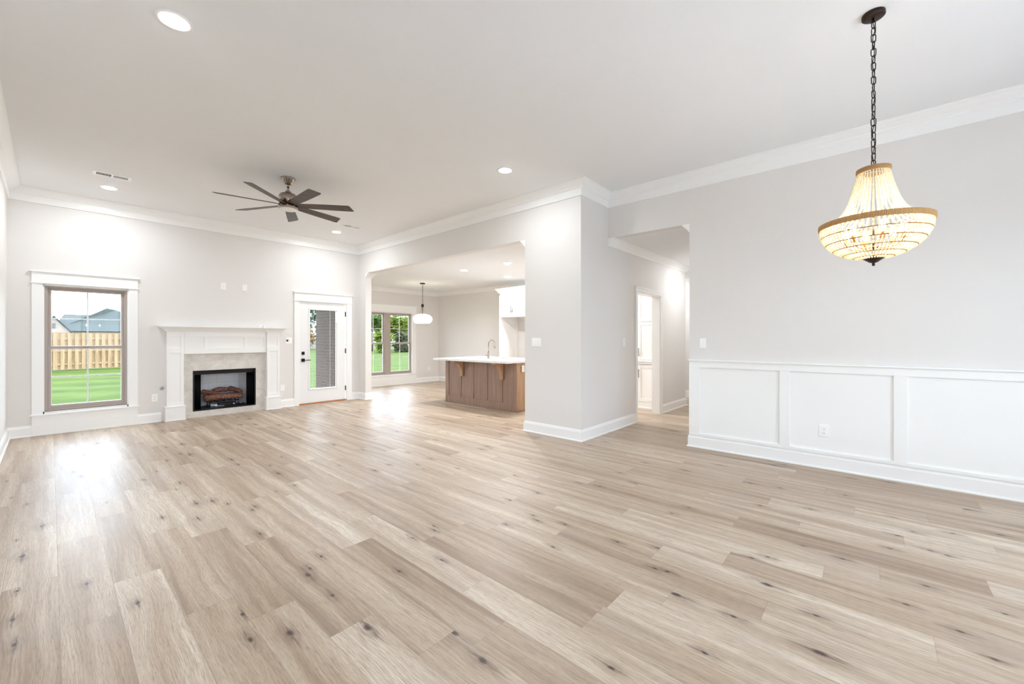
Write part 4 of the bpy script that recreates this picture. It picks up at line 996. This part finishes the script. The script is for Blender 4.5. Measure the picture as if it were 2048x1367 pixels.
# ------------------------------------------------------------------ fridge surround with wall cabinet
def fridge_cab():
    xf, ya, yb = 7.42, 6.17, 7.01
    r = root('fridge_cabinet', (7.76, 6.6, 0), 'white tall cabinet surround with double doors over the empty fridge bay', 'cabinet')
    p = MB().box(xf, XK, yb-0.03, yb, 0, 2.44); p.build('side_panel', 'cabinet_white', r, 0.001)
    p = MB().box(xf, XK, ya-0.03, ya, 0, 2.44); p.build('side_panel', 'cabinet_white', r, 0.001)
    m = MB().box(xf+0.02, xf+0.034, 0, 0, 0, 0)
    q = MB()
    for (u0, u1, v0, v1) in ((xf+0.03, xf+0.10, 0.1, 1.85), (XK-0.09, XK-0.02, 0.1, 1.85), (xf+0.10, XK-0.09, 1.62, 1.70)): q.box(u0, u1, yb-0.036, yb-0.03, v0, v1)
    q.build('panel_battens', 'cabinet_white', r)
    B(xf+0.022, XK, ya, yb-0.03, 1.862, 2.44).build('upper_box', 'cabinet_white', r, 0.001)
    B(xf, xf+0.022, ya-0.03, yb-0.0, 1.852, 1.882).build('face_rail', 'cabinet_white', r, 0.001); B(xf, xf+0.022, ya-0.03, yb, 2.395, 2.44).build('face_rail', 'cabinet_white', r, 0.001)
    yc = (ya+yb-0.03)/2
    for a, b, hy in ((ya+0.003, yc-0.0015, yc-0.022), (yc+0.0015, yb-0.033, yc+0.022)):
        d = shaker('cabinet_door', r, 'cabinet_white', xf-0.002, a, b, 1.886, 2.392, rail=0.055)
        bar_handle(d, xf-0.002, hy, 1.955, 2.115)
    prof = [(0, 2.44), (.012, 2.44), (.016, 2.46), (.03, 2.475), (.055, 2.52), (.062, 2.53), (.07, 2.532), (.07, 2.56), (0, 2.56)]
    MB().sweep([(XK, yb), (xf, yb), (xf, ya-0.03), (XK, ya-0.03)][::-1] if False else [(XK, ya-0.03), (xf, ya-0.03), (xf, yb), (XK, yb)][::-1], [(-o if False else o, z) for o, z in prof]).build('cabinet_crown', 'cabinet_white', r)
    B(xf, XK, ya-0.03, yb, 2.44, 2.46).build('top_board', 'cabinet_white', r)
fridge_cab()

def pantry():
    xf, ya, yb = 7.50, 3.02, 4.22
    r = root('pantry_cabinet', (7.8, 3.6, 0), 'white floor-to-ceiling pantry cabinet seen through the hall doorway', 'cabinet')
    B(xf+0.02, XK, ya, yb, 0.0, 0.885).build('lower_box', 'cabinet_white', r, 0.001)
    B(xf+0.02, XK, ya, yb, 0.885, 2.60).build('upper_box', 'cabinet_white', r, 0.001)
    MB().box(xf-0.01, xf+0.02, ya, yb, 0, 0.11).box(xf-0.022, xf-0.01, ya, yb, 0, 0.02).build('toe_board', 'cabinet_white', r, 0.002)
    MB().box(xf-0.02, xf+0.02, ya, yb, 0.842, 0.862).box(xf-0.032, xf+0.02, ya, yb, 0.885, 0.912).box(xf-0.008, xf+0.02, ya, yb, 0.862, 0.885).build('ledge', 'cabinet_white', r, 0.003)
    wd = 0.40; ycen = [3.02, 3.42, 3.82, 4.22]
    for i in range(3):
        a, b = ycen[i]+0.002, ycen[i+1]-0.002
        hy = b-0.026 if i == 0 else a+0.026
        d = shaker('cabinet_door', r, 'cabinet_white', xf, a, b, 0.125, 0.828, rail=0.06); bar_handle(d, xf, hy, 0.58, 0.74, 'nickel')
        d = shaker('cabinet_door', r, 'cabinet_white', xf, a, b, 0.925, 1.640, rail=0.06); bar_handle(d, xf, hy, 0.995, 1.145, 'nickel')
        shaker('cabinet_door', r, 'cabinet_white', xf, a, b, 1.648, 2.50, rail=0.06)
pantry()

# ------------------------------------------------------------------ outdoors
GZ = -0.22
struct(B(-60, 140, -60, 140, GZ-0.3, GZ).build('lawn', 'lawn_grass'), 'bright green mown lawn around the house', 'lawn')
fd = MB().box(XL-T, XR+0.12, YB-T, YF+T, GZ, -0.2).box(XP, XE+T, YH-0.12, YD+T, GZ, -0.2); struct(fd.build('foundation', 'concrete'), 'concrete foundation slab under the house', 'foundation')
struct(B(-6, 12, -14, YB-T-0.02, GZ-0.05, GZ+0.02).build('bounce_drive', 'concrete_pale'), 'added unseen pale concrete drive bouncing daylight through the dining windows', 'bounce_drive')  # unseen slab added to bounce neutral daylight onto the ceiling
# chimney chase behind firebox, outside brick skin
struct(MB().box(1.45, 2.65, 9.09, 9.20, GZ, 3.4).box(1.45, 1.55, YF+T, 9.09, GZ, 3.4).box(2.55, 2.65, YF+T, 9.09, GZ, 3.4).build('wall_chase', 'brick_brown'), 'brick chimney chase behind the fireplace', 'wall')
struct(B(XP-0.11, XP, YF+T+0.001, YD+T+0.08, GZ, 3.0).build('wall_porch', 'brick_brown'), 'brown brick porch wall outside the garden door', 'wall')
struct(B(2.7, XP, YF+T, 11.2, GZ, GZ+0.12).build('porch_slab', 'concrete'), 'grey concrete porch slab outside the garden door', 'porch floor')
struct(B(2.66, XP+T, YF+T, 11.3, 2.85, 3.05).build('porch_roof', 'soffit_white'), 'white porch ceiling outside the garden door', 'porch roof')
def fence(name, p0, p1, h, label, mat, pitch=0.25, bw=0.14, posts=True):
    p0, p1 = Vector(p0), Vector(p1); d = (p1-p0); L = d.length; d.normalize(); nrm = Vector((d.y, -d.x))
    r = root(name, (p0.x, p0.y, GZ), label, 'fence')
    def bd(m, s0, s1, o0, o1, z0, z1):
        q = [p0+d*s0+nrm*o0, p0+d*s1+nrm*o0, p0+d*s1+nrm*o1, p0+d*s0+nrm*o1]
        m.prism([(v.x, v.y) for v in q], z0, z1)
    rnd = random.Random(9); f = MB(); b = MB(); s = 0
    while s < L:
        bd(f, s, s+bw, 0.045, 0.065, GZ+0.04, GZ+h+rnd.uniform(-0.008, 0.008)); bd(b, s+pitch/2, s+pitch/2+bw, -0.02, 0.0, GZ+0.04, GZ+h+rnd.uniform(-0.008, 0.008)); s += pitch
    f.build('front_boards', mat, r); b.build('back_boards', mat, r)
    for z in (0.25, 0.9, 1.5):
        m = MB(); bd(m, 0, L, 0.0, 0.045, GZ+z, GZ+z+0.09); m.build('fence_rail', mat, r)
    if posts:
        s = 0
        while s < L: m = MB(); bd(m, s, s+0.09, -0.11, -0.02, GZ, GZ+h-0.05); m.build('fence_post', mat, r); s += 2.4
fence('wood_fence', (-4.0, 28.25), (8.0, 31.8), 1.83, 'new yellow pine shadowbox fence beyond the tall window', 'fence_wood')
fence('weathered_fence', (16.0, 60.0), (34.0, 64.0), 1.6, 'weathered grey fence seen through the garden door glass', 'fence_grey', 0.3, 0.2, False)

def house():
    r = root('neighbor_house', (5, 108, GZ), 'distant brick house with dark green-grey hip roof behind the fence', 'house')
    y0, y1 = 105, 118; xa, xb = 0.5, 26; ze = 2.75
    B(xa, xb, y0, y1, GZ, ze).build('brick_wall', 'brick_far', r)
    m = MB().add([(xa-.6, y0-.7, ze-.1), (xb, y0-.7, ze-.1), (xb, y1+.7, ze-.1), (xa-.6, y1+.7, ze-.1), (xa+1.2, 110.5, 5.75), (xb, 110.5, 5.75)], [(0,1,5,4), (2,3,4,5), (0,4,3), (1,2,5), (0,3,2,1)])
    m.build('roof', 'roof_shingle', r)
    m = MB().add([(2.0, 106.6, 3.74), (15.0, 106.6, 3.74), (15.0, 116, 3.74), (2.0, 116, 3.74), (7.2, 110.2, 7.15), (8.6, 111.2, 6.9)], [(0,1,5,4), (1,2,5), (2,3,4,5), (3,0,4), (0,3,2,1)])
    m.build('hip_roof', 'roof_shingle', r)
    m = MB().prism([(-1.6, GZ), (2.3, GZ), (2.3, 2.5), (0.35, 4.95), (-1.6, 2.5)], 103.6, 106, 'XZ'); m.build('gable_wall', 'brick_far', r)
    m = MB().add([(-1.9, 103.3, 2.1), (0.35, 103.3, 5.15), (0.35, 112, 5.15), (-1.9, 112, 2.1)], [(0,1,2,3)]).add([(2.6, 103.3, 2.1), (0.35, 103.3, 5.15), (0.35, 112, 5.15), (2.6, 112, 2.1)], [(0,3,2,1)])
    o = m.build('gable_roof', 'roof_shingle', r); sm = o.modifiers.new('thick', 'SOLIDIFY'); sm.thickness = 0.12
    B(0.1, 0.6, 103.5, 103.62, 3.1, 3.9).build('gable_window', 'plastic_dark', r)
    for x, z in ((4.3, 3.9), (6.0, 3.9), (9.2, 3.95)): MB().lathe([(0.06, z-0.4), (0.06, z-0.02), (0.0, z-0.02)], (x, 105.5, 0), 10).build('vent_pipe', 'plastic_white', r)
house()

def tree(name, x, y, h, rad, label, mat, trunk=True, seed=1, n=1500, cat='tree', group='trees beyond the lawn', base=0.25):
    rnd = random.Random(seed); r = root(name, (x, y, GZ), label, cat, group)
    m = MB(); blobs = []
    for i in range(9):
        a = rnd.uniform(0, 6.28); q = rnd.uniform(0, 0.6)*rad; blobs.append((x+q*math.cos(a), y+q*math.sin(a), GZ+h*rnd.uniform(base+0.12, 0.84), rad*rnd.uniform(0.35, 0.55)))
    blobs.append((x, y, GZ+h*0.82, rad*0.38))
    for i in range(n):
        bx_, by_, bz_, br_ = rnd.choice(blobs)
        d = Vector((rnd.gauss(0, 1), rnd.gauss(0, 1), rnd.gauss(0, 1))).normalized()*br_*rnd.uniform(0.55, 1.08)
        c = Vector((bx_, by_, bz_))+Vector((d.x, d.y, d.z*min(1.0, 0.45*h/rad)))
        if c.z < GZ+0.02: continue
        u = Vector((rnd.gauss(0, 1), rnd.gauss(0, 1), rnd.gauss(0, 1))).normalized(); v = u.orthogonal().normalized(); s = rnd.uniform(0.10, 0.22)*(0.6+rad*0.3)
        m.add([c-u*s, c+v*s*0.6, c+u*s, c-v*s*0.6], [(0,1,2,3)])
    m.build('foliage', mat, r)
    if trunk:
        t = MB().tube([(x, y, GZ-0.05), (x+0.05, y, GZ+h*0.35), (x-0.05, y+0.05, GZ+h*0.7)], 0.1, 8, radii=[0.03*h, 0.022*h, 0.01*h])
        for k in range(4):
            a = k*1.6+seed; t.tube([(x+0.03, y, GZ+h*(0.3+0.07*k)), (x+rad*0.45*math.cos(a), y+rad*0.45*math.sin(a), GZ+h*(0.55+0.07*k))], 0.03, 6, radii=[0.012*h, 0.004*h])
        t.build('trunk', 'bark', r)
# seen through the dining window
tree('leafy_tree', 25.9, 45.6, 6.1, 1.9, 'tall dark-edged tree at the left of the dining window view', 'leaf_green', seed=2)
tree('leafy_tree', 29.6, 49.0, 5.2, 2.0, 'yellow-green bushy tree behind the left sash of the dining window', 'leaf_yellowgreen', seed=3, n=2200)
tree('leafy_tree', 29.2, 45.6, 4.7, 2.2, 'rounded bright green tree behind the middle of the dining window', 'leaf_yellowgreen', seed=4, n=2200)
tree('leafy_tree', 34.0, 50.4, 4.7, 1.9, 'fresh green tree behind the right sash of the dining window', 'leaf_green', seed=5, n=2000)
tree('conifer_tree', 32.4, 46.5, 5.1, 0.9, 'slim dark evergreen at the right edge of the dining window view', 'leaf_dark', seed=6)
for i, (x, y, h, rad, mt, lb) in enumerate(((23.6, 39.4, 2.4, 1.3, 'leaf_yellowgreen', 'low yellow-green bush left in the dining window view'), (26.6, 40.4, 2.3, 1.4, 'leaf_brown', 'olive brown bush below the rounded tree'), (28.6, 41.2, 2.4, 1.0, 'leaf_brown', 'twiggy olive bush right of the window mullion'), (30.4, 42.2, 2.4, 1.1, 'leaf_dark', 'dark bush at the right foot of the tree row'))):
    tree('garden_bush', x, y, h, rad, lb, mt, False, 20+i, 1900, 'bush', 'bushes along the lawn edge', 0.0)
# seen through the garden door
tree('leafy_tree', 25.0, 62.5, 7.6, 3.2, 'tall airy tree seen through the garden door glass', 'leaf_dark', seed=11, n=1500)
tree('leafy_tree', 23.6, 59.0, 3.4, 1.7, 'small tree with orange leaves seen through the garden door', 'leaf_orange', seed=12, n=500)
tree('leafy_tree', 24.4, 54.0, 4.6, 1.9, 'green tree behind the porch wall through the garden door', 'leaf_green', seed=13, n=1800)
tree('leafy_tree', 21.5, 66.0, 6.2, 3.0, 'broad green tree left of the airy one beyond the garden door', 'leaf_green', seed=14, n=1800)
